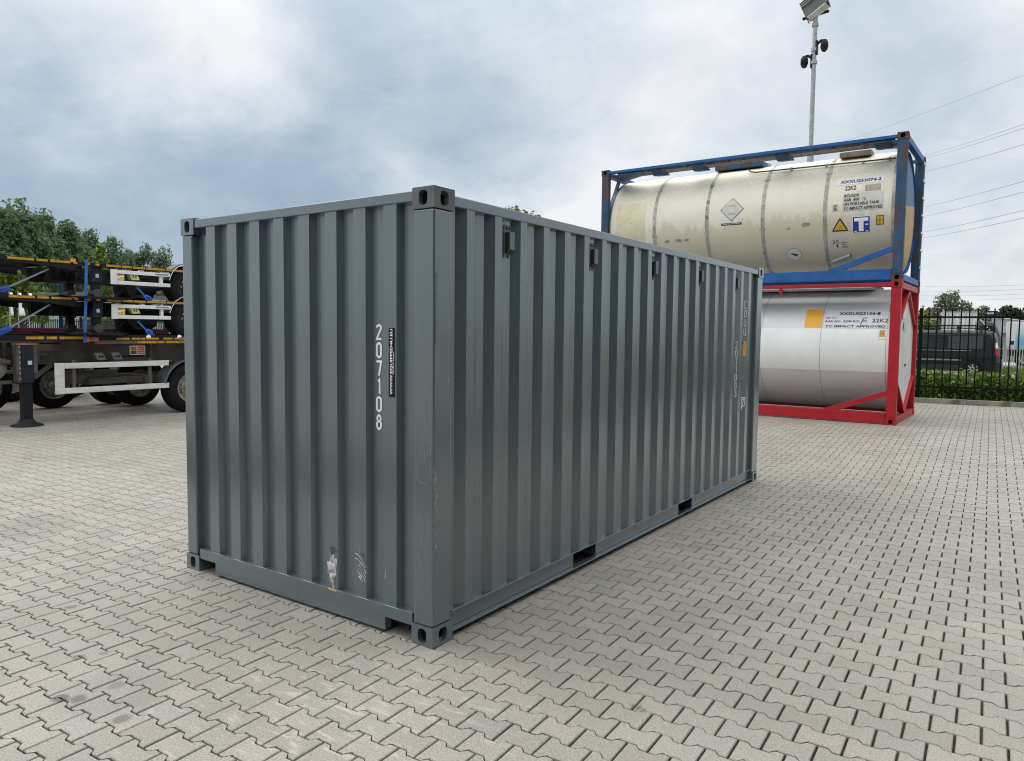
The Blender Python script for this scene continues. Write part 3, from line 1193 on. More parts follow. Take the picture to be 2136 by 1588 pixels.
def dome_end(r, mat, root, name='tank_head', z_split=None, mats=None):
    """dished head at the x = 0 end, bulging outwards"""
    mb = MB()
    prof_ = [(r * sin(radians(a)), -0.205 + 0.135 * (cos(radians(a)))) for a in (0, 15, 30, 45, 60, 72, 82, 90)]
    n_ = 48
    vs = [(prof_[0][1], TY, TZ)]
    fs = []
    for k, (rr, x) in enumerate(prof_[1:]):
        for i in range(n_):
            t = 2 * pi * i / n_
            vs.append((x, TY + rr * cos(t), TZ + rr * sin(t)))
    for i in range(n_):
        fs.append((0, 1 + i, 1 + (i + 1) % n_))
    for k in range(len(prof_) - 2):
        for i in range(n_):
            a, b_ = 1 + k * n_ + i, 1 + k * n_ + (i + 1) % n_
            fs.append((a, a + n_, b_ + n_, b_))
    mb.add(vs, fs, 0, True)
    return obj(name, mb, mats or mat, root)


def cream_mat():
    m, nt, b = nmat('cream_weathered')
    t = NT(nt)
    g = t.n('ShaderNodeTexCoord').outputs['Object']
    sx = t.n('ShaderNodeSeparateXYZ')
    t.l(g, sx.inputs[0])
    f = t.noise(g, 1.6, 6, 0.65, 0.3)
    fine = t.noise(g, 22, 6, 0.75, 0.3)
    drip = t.noise(g, 5.0, 6, 0.7, 0.2, (1.0, 1.0, 0.10))
    c = t.mix(t.step(f, 0.3, 0.7), (0.73, 0.695, 0.575), (0.775, 0.75, 0.665))
    # older, tan coat below mid-height with a broken upper edge
    k = t.step(t.m('ADD', t.m('MULTIPLY', t.m('SUBTRACT', drip, 0.5), 1.0), t.m('SUBTRACT', 1.22, sx.outputs[2])), -0.06, 0.05)
    xg = t.step(t.m('ADD', sx.outputs[0], t.m('MULTIPLY', t.m('SUBTRACT', f, 0.5), 0.4)), -4.95, -4.75)
    c = t.mix(t.m('MULTIPLY', t.m('MULTIPLY', k, xg), 0.68), c, t.mix(f, (0.62, 0.54, 0.37), (0.66, 0.60, 0.45)))
    # grey grime running down from the top, patchy
    top = t.step(t.m('ADD', sx.outputs[2], t.m('MULTIPLY', drip, 0.5)), 1.7, 2.6)
    c = t.mix(t.m('MULTIPLY', t.m('MULTIPLY', top, t.step(fine, 0.42, 0.68)), 0.38), c, (0.36, 0.335, 0.28))
    g2 = t.step(t.noise(g, 1.1, 8, 0.7, 0.6), 0.60, 0.74)
    c = t.mix(t.m('MULTIPLY', g2, 0.28), c, (0.36, 0.32, 0.24))
    sp = t.step(t.noise(g, 9, 5, 0.75, 0.8), 0.72, 0.76)
    c = t.mix(t.m('MULTIPLY', sp, 0.6), c, (0.28, 0.23, 0.15))
    t.l(c, b.inputs['Base Color'])
    t.l(t.m('MULTIPLY_ADD', fine, 0.3, 0.5), b.inputs['Roughness'])
    b.inputs['Specular IOR Level'].default_value = 0.25
    t.bump(t.noise(g, 2.5, 3, 0.5), 0.12, 0.03, b)
    return m


CREAM = cream_mat()
BLUE = pm('blue_paint', (0.008, 0.095, 0.33), 0.45, var=0.18, scale=4, dirt=(0.10, 0.06, 0.035), dirt_amt=0.18)
BLUE_RUST = pm('blue_rusty', (0.02, 0.075, 0.155), 0.65, var=0.3, scale=5, bump=0.4, dirt=(0.115, 0.062, 0.038), dirt_amt=0.70, stretch=(1, 1, 0.45))
CAST_RUST = pm('rusty_casting', (0.09, 0.055, 0.04), 0.75, var=0.35, scale=9, bump=0.4, dirt=(0.03, 0.028, 0.027), dirt_amt=0.6)
RED = pm('red_paint', (0.40, 0.007, 0.015), 0.42, var=0.10, scale=4, dirt=(0.25, 0.02, 0.02), dirt_amt=0.25)
STRAP = pm('steel_band', (0.40, 0.385, 0.345), 0.6, 0.1, var=0.3, scale=10, dirt=(0.14, 0.12, 0.10), dirt_amt=0.5)
GRATE = pm('walkway_grating', (0.20, 0.19, 0.175), 0.6, 0.4, var=0.3, scale=20, dirt=(0.07, 0.055, 0.045), dirt_amt=0.6)

TLOC, TRZ = Vector((0.768, 11.69, 0.18)), radians(-0.36)
bt = thing('tank_container', 'weathered cream tank container in a blue frame, stacked on the red one', 'tank container', TLOC + Vector((0, 0, HT + 0.002)), TRZ)
tank_frame(bt, BLUE, CAST_RUST, 0.05, BLUE_RUST, end_diag=False)
shell = obj('tank_shell', shell_mb(-L + 0.17, -0.17, TR, n=96, nxs=8), CREAM, bt)
for xb in (-4.80, -3.64, -2.507, -1.354):
    bnd = obj('cladding_band', shell_mb(xb - 0.034, xb + 0.034, TR + 0.006), STRAP, bt)
    for ph in (38, -14):
        obj('band_clip', curved_patch(xb - 0.055, xb + 0.055, ph, ph + 1.6, TR + 0.012, 1), STRAP, bnd)
obj('cladding_band', shell_mb(-L + 0.16, -L + 0.21, TR + 0.005), pm('rim_dark', (0.10, 0.085, 0.07), 0.6, var=0.3), bt)
obj('cladding_band', shell_mb(-0.235, -0.18, TR + 0.005), pm('rim_steel', (0.42, 0.40, 0.36), 0.5, 0.3, var=0.3), bt)


def head_mat():
    m, nt, b = nmat('painted_head')
    t = NT(nt)
    g = t.n('ShaderNodeTexCoord').outputs['Object']
    sx = t.n('ShaderNodeSeparateXYZ')
    t.l(g, sx.inputs[0])
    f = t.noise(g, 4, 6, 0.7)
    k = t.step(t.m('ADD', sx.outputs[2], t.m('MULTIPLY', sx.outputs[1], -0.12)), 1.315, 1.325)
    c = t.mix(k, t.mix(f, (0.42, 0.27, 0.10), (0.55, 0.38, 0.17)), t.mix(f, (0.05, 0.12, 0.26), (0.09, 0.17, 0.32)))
    rad = t.n('ShaderNodeVectorMath', operation='DISTANCE')
    t.l(g, rad.inputs[0])
    rad.inputs[1].default_value = (-0.1, TY, TZ)
    c = t.mix(t.step(rad.outputs['Value'], 1.045, 1.05), c, (0.62, 0.60, 0.54))
    t.l(c, b.inputs['Base Color'])
    b.inputs['Roughness'].default_value = 0.5
    return m


dome_end(TR - 0.03, head_mat(), bt)
obj('tank_head', MB().cyl((-L + 0.17, TY, TZ), (-L + 0.10, TY, TZ), TR - 0.02, 48, 0.9), CREAM, bt)
# walkway of toothed grating along both sides of the top, on brackets
def grating(name, root, y0, y1):
    mb = MB()
    z1 = HT - 0.085
    mb.box(-L + 0.35, -0.22, y0, y0 + 0.006, z1 - 0.045, z1)
    mb.box(-L + 0.35, -0.22, y1 - 0.006, y1, z1 - 0.045, z1)
    g_ = obj(name, mb, GRATE, root)
    tb = MB()
    n_ = 118
    for k in range(n_):
        x = -L + 0.36 + k * (L - 0.6) / n_
        tb.box(x, x + 0.018, y0 + 0.007, y1 - 0.007, z1 - 0.040, z1 - 0.004)
    t_ = obj('grating_teeth', tb, GRATE, g_)
    t_['kind'] = 'stuff'
    return g_


grating('walkway', bt, 0.10, 0.42)
grating('walkway', bt, WD - 0.42, WD - 0.10)
for xb in (-4.9, -4.0, -2.3, -0.55):
    obj('walkway_bracket', MB().prism([(xb, 0.06, HT - 0.132), (xb, 0.50, HT - 0.132), (xb, 0.50, HT - 0.165), (xb, 0.20, HT - 0.21)], (0.24, 0, 0)), BLUE_RUST, bt)
obj('corner_plate', MB().prism([(-L + 0.17, 0.02, HT - 0.124), (-L + 0.95, 0.02, HT - 0.124), (-L + 0.95, 0.30, HT - 0.124), (-L + 0.17, 0.75, HT - 0.124)], (0, 0, -0.012)), BLUE_RUST, bt)
obj('corner_plate', MB().prism([(-0.17, 0.02, HT - 0.124), (-0.75, 0.02, HT - 0.124), (-0.75, 0.30, HT - 0.124), (-0.17, 0.75, HT - 0.124)], (0, 0, -0.012)), BLUE_RUST, bt)
obj('end_strut', MB().beam((-L + 0.12, 0.13, HT - 0.95), (-L + 0.12, 0.62, HT - 0.13), 0.05, 0.07, up=(1, 0, 0)), BLUE_RUST, bt)
# manlid and valve boxes on top of the shell
obj('valve_box', MB().box(-3.75, -2.75, 0.75, 1.75, HT - 0.13, HT - 0.03), BLUE_RUST, bt, bevel=0.01)
obj('manlid', MB().cyl((-3.0, TY, HT - 0.14), (-3.0, TY, HT - 0.02), 0.28, 20), galv, bt)
obj('document_box', MB().box(-1.25, -0.70, 0.62, 0.95, HT - 0.19, HT - 0.10), pm('weathered_box', (0.22, 0.16, 0.13), 0.7, var=0.2), bt)
rod = MB()
for k in range(14):
    xa = -2.80 + k * 2.55 / 14
    xb_ = xa + 2.55 / 14
    ph = lambda x: radians(52.5 - (x + 2.80) * 1.2)
    rod.cyl(cyl_pt(xa, ph(xa), TR + 0.035), cyl_pt(xb_, ph(xb_), TR + 0.035), 0.014, 8)
ro = obj('rail_rod', rod, pm('dark_rod', (0.05, 0.042, 0.038), 0.6), bt)
obj('rod_hook', MB().tube([cyl_pt(-2.80, radians(52.5), TR + 0.035), cyl_pt(-2.92, radians(55), TR + 0.04), cyl_pt(-2.97, radians(58.5), TR + 0.04)], 0.014), pm('dark_rod', (0, 0, 0)), ro)
for x in (-2.1, -1.45, -0.8, -0.35):
    obj('rod_clip', MB().beam(cyl_pt(x, radians(52.5 - (x + 2.80) * 1.2), TR), cyl_pt(x, radians(52.5 - (x + 2.80) * 1.2), TR + 0.06), 0.03, 0.05), galv, ro)
obj('document_tube', MB().cyl(cyl_pt(-1.27, radians(-50.5), TR + 0.06), cyl_pt(-0.93, radians(-43.5), TR + 0.06), 0.045, 12), galv, bt)
# ladder on the far post
for k in range(7):
    z = 0.36 + k * 0.34
    obj('ladder_rung', MB().box(0.005, 0.03, WD - 0.47, WD - 0.12, z, z + 0.03), white_print, bt)
obj('ladder_rail', MB().box(0.002, 0.026, WD - 0.50, WD - 0.471, 0.14, HT - 0.14), BLUE_RUST, bt)

# marks on the cream shell
dk = pm('dark_print', (0.035, 0.035, 0.04), 0.5, var=0.15)
fad = pm('faded_print', (0.19, 0.185, 0.16), 0.6, var=0.4, scale=40)
wsheet = pm('white_sheet', (0.74, 0.75, 0.74), 0.5, var=0.05)
gsheet = pm('grey_sheet', (0.56, 0.55, 0.50), 0.5, var=0.06)


def sheet(parent, pts_patch, mat, name='sticker', label=None):
    o = link(name, pts_patch.mesh(name, mat), parent)
    if label:
        o['label'] = label
    return o


def words(parent, items, mat):
    for txt, x0, x1, a0, a1, bold in items:
        mb = MB()
        curved_text(mb, txt, x0, x1, a0, a1, TR + 0.0075, bold)
        link('lettering', flat_mesh(mb, 'lettering', mat), parent)


s1 = sheet(bt, curved_patch(-1.185, -0.385, 23.2, 29.6), wsheet, label='white strip with the long container number')
words(s1, [('XXXU253074-2', -1.125, -0.43, 24.5, 27.9, 0.03)], pm('navy_print', (0.02, 0.035, 0.09), 0.5))
words(bt, [('22K2', -1.025, -0.842, 17.3, 21.6, 0.015)], dk)
sheet(bt, curved_patch(-0.835, -0.69, 15.3, 21.4), pm('pale_patch', (0.72, 0.66, 0.55), 0.5), label='pale square patch after the size code')
sheet(bt, curved_patch(-0.685, -0.425, 14.8, 21.3), pm('tan_patch', (0.36, 0.32, 0.24), 0.55, var=0.2, scale=20), label='brownish rectangular patch after the size code')
s2 = sheet(bt, curved_patch(-1.045, -0.37, -2.4, 14.0, TR + 0.003, 10), gsheet, label='greyish sheet with four lines of approvals')
words(s2, [('RID/ADR', -1.028, -0.775, 10.4, 13.2, 0.02), ('AAR', -1.028, -0.905, 6.6, 9.4, 0.02), ('600', -0.872, -0.77, 6.6, 9.4, 0.02),
           ('UN PORTABLE TANK', -1.030, -0.425, 2.7, 5.5, 0.02), ('TC IMPACT APPROVED', -1.030, -0.375, -1.5, 1.3, 0.02)], dk)
words(s2, [('TE', -0.73, -0.66, 6.9, 9.1, 0.0)], fad)
s3 = sheet(bt, curved_patch(-1.225, -1.12, -1.7, 4.6), pm('cream_tag', (0.60, 0.57, 0.44), 0.5), label='small tag with two lines beside the approvals')
words(s3, [('IT', -1.20, -1.145, 1.8, 4.0, 0.03), ('70', -1.20, -1.145, -1.2, 1.2, 0.03)], dk)
s4 = sheet(bt, curved_poly([(-1.222, -20.2), (-0.952, -20.2), (-0.945, -19.2), (-1.075, -8.4), (-1.098, -8.4), (-1.228, -19.2)]), dk, label='yellow warning triangle with a black border')
sheet(s4, curved_poly([(-1.196, -18.9), (-0.977, -18.9), (-1.087, -9.9)], TR + 0.0065), pm('sign_yellow', (0.72, 0.42, 0.02), 0.45, var=0.08), 'sign_face')
words(s4, [('WARNING', -1.135, -1.035, -16.6, -15.3, 0.0), ('DO NOT ENTER', -1.155, -1.02, -18.2, -17.0, 0.0)], fad)
s5 = sheet(bt, curved_patch(-0.876, -0.572, -22.6, -7.6), white_print, label='square blue sign with a big white letter T')
nb = pm('sign_blue', (0.012, 0.045, 0.32), 0.4, var=0.06)
sheet(s5, curved_patch(-0.866, -0.582, -22.1, -8.1, TR + 0.0055), nb, 'sign_face')
for x0, x1, a0, a1 in ((-0.842, -0.606, -12.0, -9.0), (-0.765, -0.685, -21.2, -12.0), (-0.655, -0.606, -15.6, -14.7), (-0.845, -0.800, -21.6, -20.8), (-0.650, -0.605, -21.6, -20.8)):
    sheet(s5, curved_patch(x0, x1, a0, a1, TR + 0.008, 3), white_print, 'letter_stroke')
s6 = sheet(bt, curved_patch(-0.478, -0.350, -16.3, -8.0), dk, label='small yellow and black approval plate near the corner')
yl = pm('tag_yellow', (0.60, 0.40, 0.03), 0.5)
for x0, x1, a0, a1 in ((-0.468, -0.418, -11.9, -8.6), (-0.408, -0.360, -11.9, -8.6), (-0.468, -0.418, -15.7, -12.5), (-0.408, -0.360, -15.7, -12.5)):
    sheet(s6, curved_patch(x0, x1, a0, a1, TR + 0.006, 2), yl, 'tag_field')
s7 = sheet(bt, curved_patch(-1.26, -0.955, -36.6, -27.2), pm('pale_sheet', (0.62, 0.59, 0.50), 0.5), label='pale sheet reading 25 and 4 low on the shell')
words(s7, [('25', -1.235, -1.12, -31.6, -28.4, 0.01), ('4', -1.18, -1.13, -36.0, -32.4, 0.01), ('cbm', -1.07, -0.985, -31.5, -30.1, 0.01),
           ('Bar', -1.07, -1.0, -33.6, -32.4, 0.01), ('test', -1.07, -0.975, -36.0, -34.8, 0.01)], dk)
dmo = [(-3.125, 20.4), (-2.883, 8.3), (-3.125, -3.4), (-3.365, 8.5)]
dmi = [(-3.125, 19.4), (-2.902, 8.3), (-3.125, -2.4), (-3.346, 8.5)]
s8 = sheet(bt, curved_poly(dmo, TR + 0.004), fad, label='worn grey diamond placard in the middle of the shell')
sheet(s8, curved_poly(dmi, TR + 0.0065), pm('placard_face', (0.60, 0.585, 0.54), 0.6, var=0.1, scale=10, dirt=(0.3, 0.29, 0.26), dirt_amt=0.4), 'sign_face')
words(s8, [('TOXIC', -3.21, -3.05, 11.0, 13.2, 0.0), ('0000000', -3.20, -3.05, 3.2, 4.6, 0.0)], fad)
mb = MB()
for k in range(4):
    pass
s9 = sheet(bt, curved_patch(-3.335, -2.92, -7.0, -5.0), black_print, label='narrow black web address strip under the diamond')
words(s9, [('WWW.EQUIPPED4U.EU', -3.31, -2.945, -6.5, -5.5, 0.01)], white_print)
circ = [(-1.955 + 0.148 * cos(2 * pi * k / 28), -41.3 + 7.4 * sin(2 * pi * k / 28)) for k in range(28)]
s10 = sheet(bt, curved_poly(circ), pm('ring_red', (0.42, 0.30, 0.27), 0.5), label='round white sign with a worn black symbol low on the shell')
sheet(s10, curved_poly([(-1.955 + 0.136 * cos(2 * pi * k / 28), -41.3 + 6.8 * sin(2 * pi * k / 28)) for k in range(28)], TR + 0.0065), wsheet, 'sign_face')
sheet(s10, curved_poly([(-2.03, -40.2), (-1.96, -39.6), (-1.90, -41.6), (-1.87, -40.6), (-1.84, -42.8), (-1.93, -43.2), (-1.98, -41.6)], TR + 0.0085), dk, 'symbol')
sheet(s10, curved_poly([(-2.055, -38.8), (-2.04, -38.4), (-1.855, -43.9), (-1.87, -44.2)], TR + 0.0095), dk, 'bar')
sheet(bt, curved_patch(-5.72, -5.02, -30.0, 26.0, TR + 0.0025, 16), pm('yellowed_patch', (0.66, 0.62, 0.44), 0.5, var=0.06, scale=3, dirt=(0.58, 0.50, 0.36), dirt_amt=0.5), 'repaint_patch', label='yellowish repainted field near the left end')
sheet(bt, curved_patch(-4.99, -4.84, -20.0, -12.5), wsheet, label='small white square beside the leftmost band')
for cx, ca, w_, h_, sd_ in ((-4.52, -19.5, .16, 4.0, 1), (-4.27, -19.2, .16, 4.6, 2), (-4.08, -18.8, .14, 3.4, 3), (-2.02, -14.5, .11, 2.6, 4), (-1.70, -12.0, .20, 5.0, 5), (-5.35, 3.2, .03, 2.4, 6), (-5.62, 2.0, .02, 3.0, 7), (-5.40, 8.2, .03, 1.2, 8)):
    r_ = random.Random(sd_)
    sheet(bt, curved_poly([(cx + w_ / 2 * cos(2 * pi * k / 14) * r_.uniform(.6, 1.1), ca + h_ / 2 * sin(2 * pi * k / 14) * r_.uniform(.6, 1.1)) for k in range(14)]),
          pm('old_glue', (0.33, 0.29, 0.20), 0.7, var=0.2, scale=25), 'glue_mark')

# --- red framed silver tank below
rt = thing('tank_container', 'silver tank container in a bright red frame, standing on the pavers under the cream one', 'tank container', TLOC, TRZ)
tank_frame(rt, RED, RED, 0.06, None, end_diag=True)


def brushed(name, col, rough, aniso=0.0, metal=0.85):
    m, nt, b = nmat(name)
    t = NT(nt)
    g = t.n('ShaderNodeTexCoord').outputs['Object']
    f = t.noise(g, 3.0, 5, 0.6, 0.2, (0.5, 1, 1))
    s_ = t.noise(g, 40, 4, 0.7, 0, (0.15, 1, 1))
    d = t.noise(g, 7, 8, 0.8, 0.5)
    c = t.mix(f, tuple(x * 0.86 for x in col), tuple(min(1, x * 1.1) for x in col))
    c = t.mix(t.m('MULTIPLY', t.step(d, 0.70, 0.76), 0.5), c, (0.2, 0.19, 0.19))
    t.l(c, b.inputs['Base Color'])
    b.inputs['Metallic'].default_value = metal
    t.l(t.m('MULTIPLY_ADD', s_, 0.22, rough - 0.1), b.inputs['Roughness'])
    t.bump(t.noise(g, 1.7, 3, 0.5, 0.4), 0.15, 0.02, b)
    return m


SILVER = brushed('brushed_cladding', (0.66, 0.665, 0.685), 0.62, metal=0.35)
SATIN = pm('white_cladding', (0.80, 0.81, 0.80), 0.45, var=0.05, scale=2.0, dirt=(0.50, 0.48, 0.42), dirt_amt=0.22)
obj('tank_shell', shell_mb(-L + 0.17, -0.17, TR, n=96, nxs=8), SILVER, rt)
obj('white_band', curved_patch(-L + 0.18, -0.18, -20.2, 20.0, TR + 0.003, 18), SATIN, rt)
seamm = pm('seam', (0.30, 0.30, 0.30), 0.5, 0.3)
for xs_ in (-4.72, -3.6, -2.479, -1.352, -0.225):
    obj('cladding_seam', shell_mb(xs_ - 0.004, xs_ + 0.004, TR + 0.005), seamm, rt)
dome_end(TR - 0.03, pm('white_head', (0.66, 0.68, 0.67), 0.4, var=0.08, scale=2.5, dirt=(0.45, 0.46, 0.46), dirt_amt=0.25), rt)
obj('end_cover', MB().prism([(-0.105, TY, HT - 0.135), (-0.105, 0.135, HT - 0.80), (-0.105, 0.135, 0.80), (-0.105, TY, 0.135), (-0.105, WD - 0.135, 0.80), (-0.105, WD - 0.135, HT - 0.80)], (0.028, 0, 0)),
    pm('white_head', (0, 0, 0)), rt)
obj('tank_head', MB().cyl((-L + 0.17, TY, TZ), (-L + 0.10, TY, TZ), TR - 0.02, 48, 0.9), SILVER, rt)
obj('walkway', MB().box(-L + 0.35, -0.35, 0.10, 0.40, HT - 0.135, HT - 0.11), galv, rt)
obj('top_cover', MB().box(-L + 0.4, -0.6, 0.55, 1.9, HT - 0.10, HT - 0.045), white_print, rt)
obj('rail_lug', MB().box(-2.13, -2.07, 0.02, 0.07, HT - 0.19, HT - 0.101), RED, rt)
orange = pm('orange_field', (0.78, 0.40, 0.02), 0.4, var=0.05)
sheet(rt, curved_patch(-1.668, -1.365, 21.0, 41.0, TR + 0.004, 8), orange, label='orange square above the white band')
lw = pm('pale_grey_sheet', (0.66, 0.69, 0.74), 0.45, var=0.04)
q1 = sheet(rt, curved_patch(-1.30, -0.20, 20.4, 39.8, TR + 0.0035, 8), lw, label='pale sheet with the container number and approvals')
words(q1, [('XXXU023156-8', -1.075, -0.365, 34.1, 37.5, 0.03), ('UN T11', -1.296, -1.11, 29.9, 31.9, 0.01), ('AAR 600  ADR-RID', -1.305, -0.70, 26.2, 28.3, 0.012),
           ('22K2', -0.49, -0.22, 26.2, 30.0, 0.015), ('TC IMPACT APPROVED', -1.292, -0.255, 21.0, 23.3, 0.02), ('IC', -0.640, -0.580, 29.6, 31.6, 0.0), ('70', -0.640, -0.575, 26.2, 28.4, 0.0)], dk)
sheet(q1, curved_poly([(-0.69, 23.6), (-0.675, 23.4), (-0.63, 29.8), (-0.65, 29.8)], TR + 0.0072), dk, 'scratch')
q2 = sheet(rt, curved_patch(-0.372, -0.222, 10.2, 19.4, TR + 0.0065, 4), wsheet, label='white tag with an orange approval mark')
sheet(q2, curved_patch(-0.345, -0.252, 12.3, 18.6, TR + 0.0095, 3), pm('tag_orange', (0.62, 0.36, 0.07), 0.5), 'tag_field')
for x0, x1, a0, a1 in ((-0.325, -0.316, 13.2, 17.8), (-0.281, -0.272, 13.2, 17.8), (-0.316, -0.281, 15.1, 15.8)):
    sheet(q2, curved_patch(x0, x1, a0, a1, TR + 0.0105, 2), fad, 'tag_stroke')
for z, y0, y1, m_ in ((1.93, 0.80, 1.15, wsheet), (1.72, 0.95, 1.25, gsheet), (1.02, 1.30, 1.42, dk)):
    o = obj('sticker', MB().box(-0.066, -0.062, y0, y1, z, z + (0.15 if m_ is not dk else 0.05)), m_, rt)

# ------------------------------------------------------------------ light mast behind the tank containers
mast = thing('light_mast', 'tall stepped steel mast with a floodlight behind the tank containers', 'light mast', (-1.92, 16.1, 0.18))
obj('pole', MB().cyl((0, 0, 0), (0, 0, 6.05), 0.075, 16), galv, mast)
obj('upper_pole', MB().cyl((0, 0, 6.06), (0, 0, 9.22), 0.052, 16), galv, mast)
obj('collar', MB().cyl((0, 0, 5.99), (0, 0, 6.13), 0.085, 16), galv, mast)
for z in (9.0, 8.12, 8.42):
    obj('collar', MB().cyl((0, 0, z), (0, 0, z + 0.08), 0.075, 16), galv, mast)
obj('yoke', MB().beam((-0.30, 0, 9.24), (0.30, 0, 9.30), 0.06, 0.05), black_paint, mast)
fl = thing('floodlight', 'grey box floodlight tilted downwards on top of the mast', 'floodlight', (-1.92, 16.05, 9.66))
mb = MB()
mb.prism([(-0.30, -0.13, -0.24), (-0.30, 0.13, -0.24), (-0.30, 0.20, 0.24), (-0.30, -0.20, 0.24)], (0.60, 0, 0))
body = obj('housing', mb, pm('lamp_housing', (0.10, 0.105, 0.105), 0.5, var=0.15), fl, bevel=0.015)
obj('lens', MB().box(-0.27, 0.27, -0.12, 0.12, -0.262, -0.243), pm('lamp_lens', (0.75, 0.76, 0.76), 0.25), fl)
for k in range(3):
    obj('fin', MB().box(-0.29, 0.29, -0.222, -0.19, 0.20 - k * 0.07, 0.215 - k * 0.07), pm('lamp_fin', (0.30, 0.31, 0.31), 0.45), body)
for s in (-1, 1):
    obj('bracket', MB().beam((0.31 * s, 0, 0.05), (0.31 * s, 0, -0.36), 0.012, 0.05, up=(0, 1, 0)), black_paint, fl)
fl.scale = (0.9, 0.9, 0.9)
fl.rotation_euler = (radians(-12), radians(-26), radians(-12))


def dome_camera(loc, side, label):
    c_ = thing('security_camera', label, 'security camera', loc, 0, 'dome cameras on the mast')
    obj('wall_bracket', MB().box(0.055 * side - 0.02, 0.055 * side + 0.02, -0.05, 0.05, -0.22, 0.10), black_paint, c_)
    obj('arm', MB().tube([(0.06 * side, 0, 0.02), (0.15 * side, 0, 0.09), (0.225 * side, 0, 0.07)], 0.03, 10), black_paint, c_)
    obj('dome_housing', MB().lathe([(0.10, 0.02), (0.09, 0.05), (0.02, 0.085), (-0.10, 0.09), (-0.11, 0.08)], (0.225 * side, 0, 0.0), (0, 0, 1), 16), black_paint, c_)
    obj('dome', MB().lathe([(-0.11, 0.078), (-0.15, 0.070), (-0.185, 0.04), (-0.197, 0.01)], (0.225 * side, 0, 0.0), (0, 0, 1), 16), pm('smoked_dome', (0.01, 0.01, 0.012), 0.12), c_)
    return c_


dome_camera((-1.92, 16.1, 8.74), 1, 'black dome camera reaching right from the mast, the higher one')
dome_camera((-1.92, 16.1, 8.44), -1, 'black dome camera reaching left from the mast, the lower one')

# ------------------------------------------------------------------ container chassis (trailers) on the left
CH_BLACK = pm('chassis_black', (0.009, 0.010, 0.013), 0.6, var=0.35, scale=3, spec=0.22, dirt=(0.040, 0.033, 0.030), dirt_amt=0.35)
CH_BROWN = pm('chassis_grey_brown', (0.085, 0.078, 0.070), 0.75, spec=0.25, var=0.25, scale=2.5, bump=0.3, dirt=(0.055, 0.047, 0.042), dirt_amt=0.5)
CH_MAROON = pm('chassis_maroon', (0.115, 0.022, 0.038), 0.55, var=0.25, scale=3, dirt=(0.12, 0.085, 0.085), dirt_amt=0.4)
LEG_BLUE = pm('leg_dark_blue', (0.008, 0.012, 0.022), 0.5, var=0.25, scale=5, spec=0.3, dirt=(0.08, 0.07, 0.06), dirt_amt=0.25)
ALU = pm('guard_aluminium', (0.62, 0.62, 0.60), 0.45, 0.15, var=0.12, scale=6, dirt=(0.40, 0.38, 0.34), dirt_amt=0.35, stretch=(1, 0.4, 2))
ALU_CLEAN = pm('guard_white', (0.72, 0.73, 0.74), 0.4, var=0.06, scale=5)
AMBER = pm('amber_strip', (0.50, 0.25, 0.012), 0.45, var=0.2, scale=8, dirt=(0.16, 0.09, 0.03), dirt_amt=0.4)
HUB_RED = pm('hub_red', (0.45, 0.02, 0.03), 0.4, var=0.1)
HUB_GREY = pm('hub_grey', (0.30, 0.28, 0.24), 0.5, 0.4, var=0.25, scale=14, dirt=(0.11, 0.085, 0.06), dirt_amt=0.6)
FENDER = pm('fender_plastic', (0.022, 0.024, 0.026), 0.5, var=0.25, scale=4)
BLUE_WEB = pm('strap_blue', (0.02, 0.13, 0.42), 0.6, var=0.12, scale=20)
RATCHET = pm('ratchet_blue', (0.015, 0.10, 0.48), 0.4, var=0.2, scale=20)
CHOCK = pm('chock_yellow', (0.58, 0.60, 0.26), 0.5, var=0.1)


def wheel_parts(r, w, hubmat, rimmat=None):
    """meshes of a wheel standing in the y-z plane, outer face towards +x"""
    ty = MB().lathe([(-w / 2, r * 0.60), (-w / 2 - 0.008, r * 0.80), (-w / 2 + 0.02, r * 0.955), (-w / 2 + 0.055, r), (w / 2 - 0.055, r),
                     (w / 2 - 0.02, r * 0.955), (w / 2 + 0.008, r * 0.80), (w / 2, r * 0.60)], (0, 0, 0), (1, 0, 0), 40)
    for g in (-0.25, 0.0, 0.25):
        ty.lathe([(g * w - 0.006, r + 0.0015), (g * w + 0.006, r + 0.0015)], (0, 0, 0), (1, 0, 0), 40)
    rim = MB().lathe([(w / 2 - 0.01, r * 0.61), (w / 2 - 0.005, r * 0.56), (w / 2 - 0.09, r * 0.53), (w / 2 - 0.12, r * 0.40), (w / 2 - 0.09, r * 0.24),
                      (w / 2 - 0.085, 0.001)], (0, 0, 0), (1, 0, 0), 32)
    rim.lathe([(-w / 2 + 0.01, r * 0.61), (-w / 2 + 0.05, r * 0.5), (-w / 2 + 0.06, 0.001)], (0, 0, 0), (1, 0, 0), 32)
    hub = MB().lathe([(w / 2 - 0.088, r * 0.235), (w / 2 - 0.03, r * 0.21), (w / 2 - 0.005, r * 0.15), (w / 2, 0.001)], (0, 0, 0), (1, 0, 0), 20)
    nut = MB().cyl((w / 2 - 0.10, 0, 0), (w / 2 - 0.06, 0, 0), 0.018, 6)
    return (ty.mesh('wheel', rubber), rim.mesh('rim', rimmat or HUB_GREY), hub.mesh('hub', hubmat), nut.mesh('wheel_nut', HUB_GREY), r)


WH_BIG = wheel_parts(0.52, 0.36, HUB_GREY)
WH_RED = wheel_parts(0.425, 0.34, HUB_RED, pm('rim_black', (0.02, 0.018, 0.018), 0.6, var=0.3))


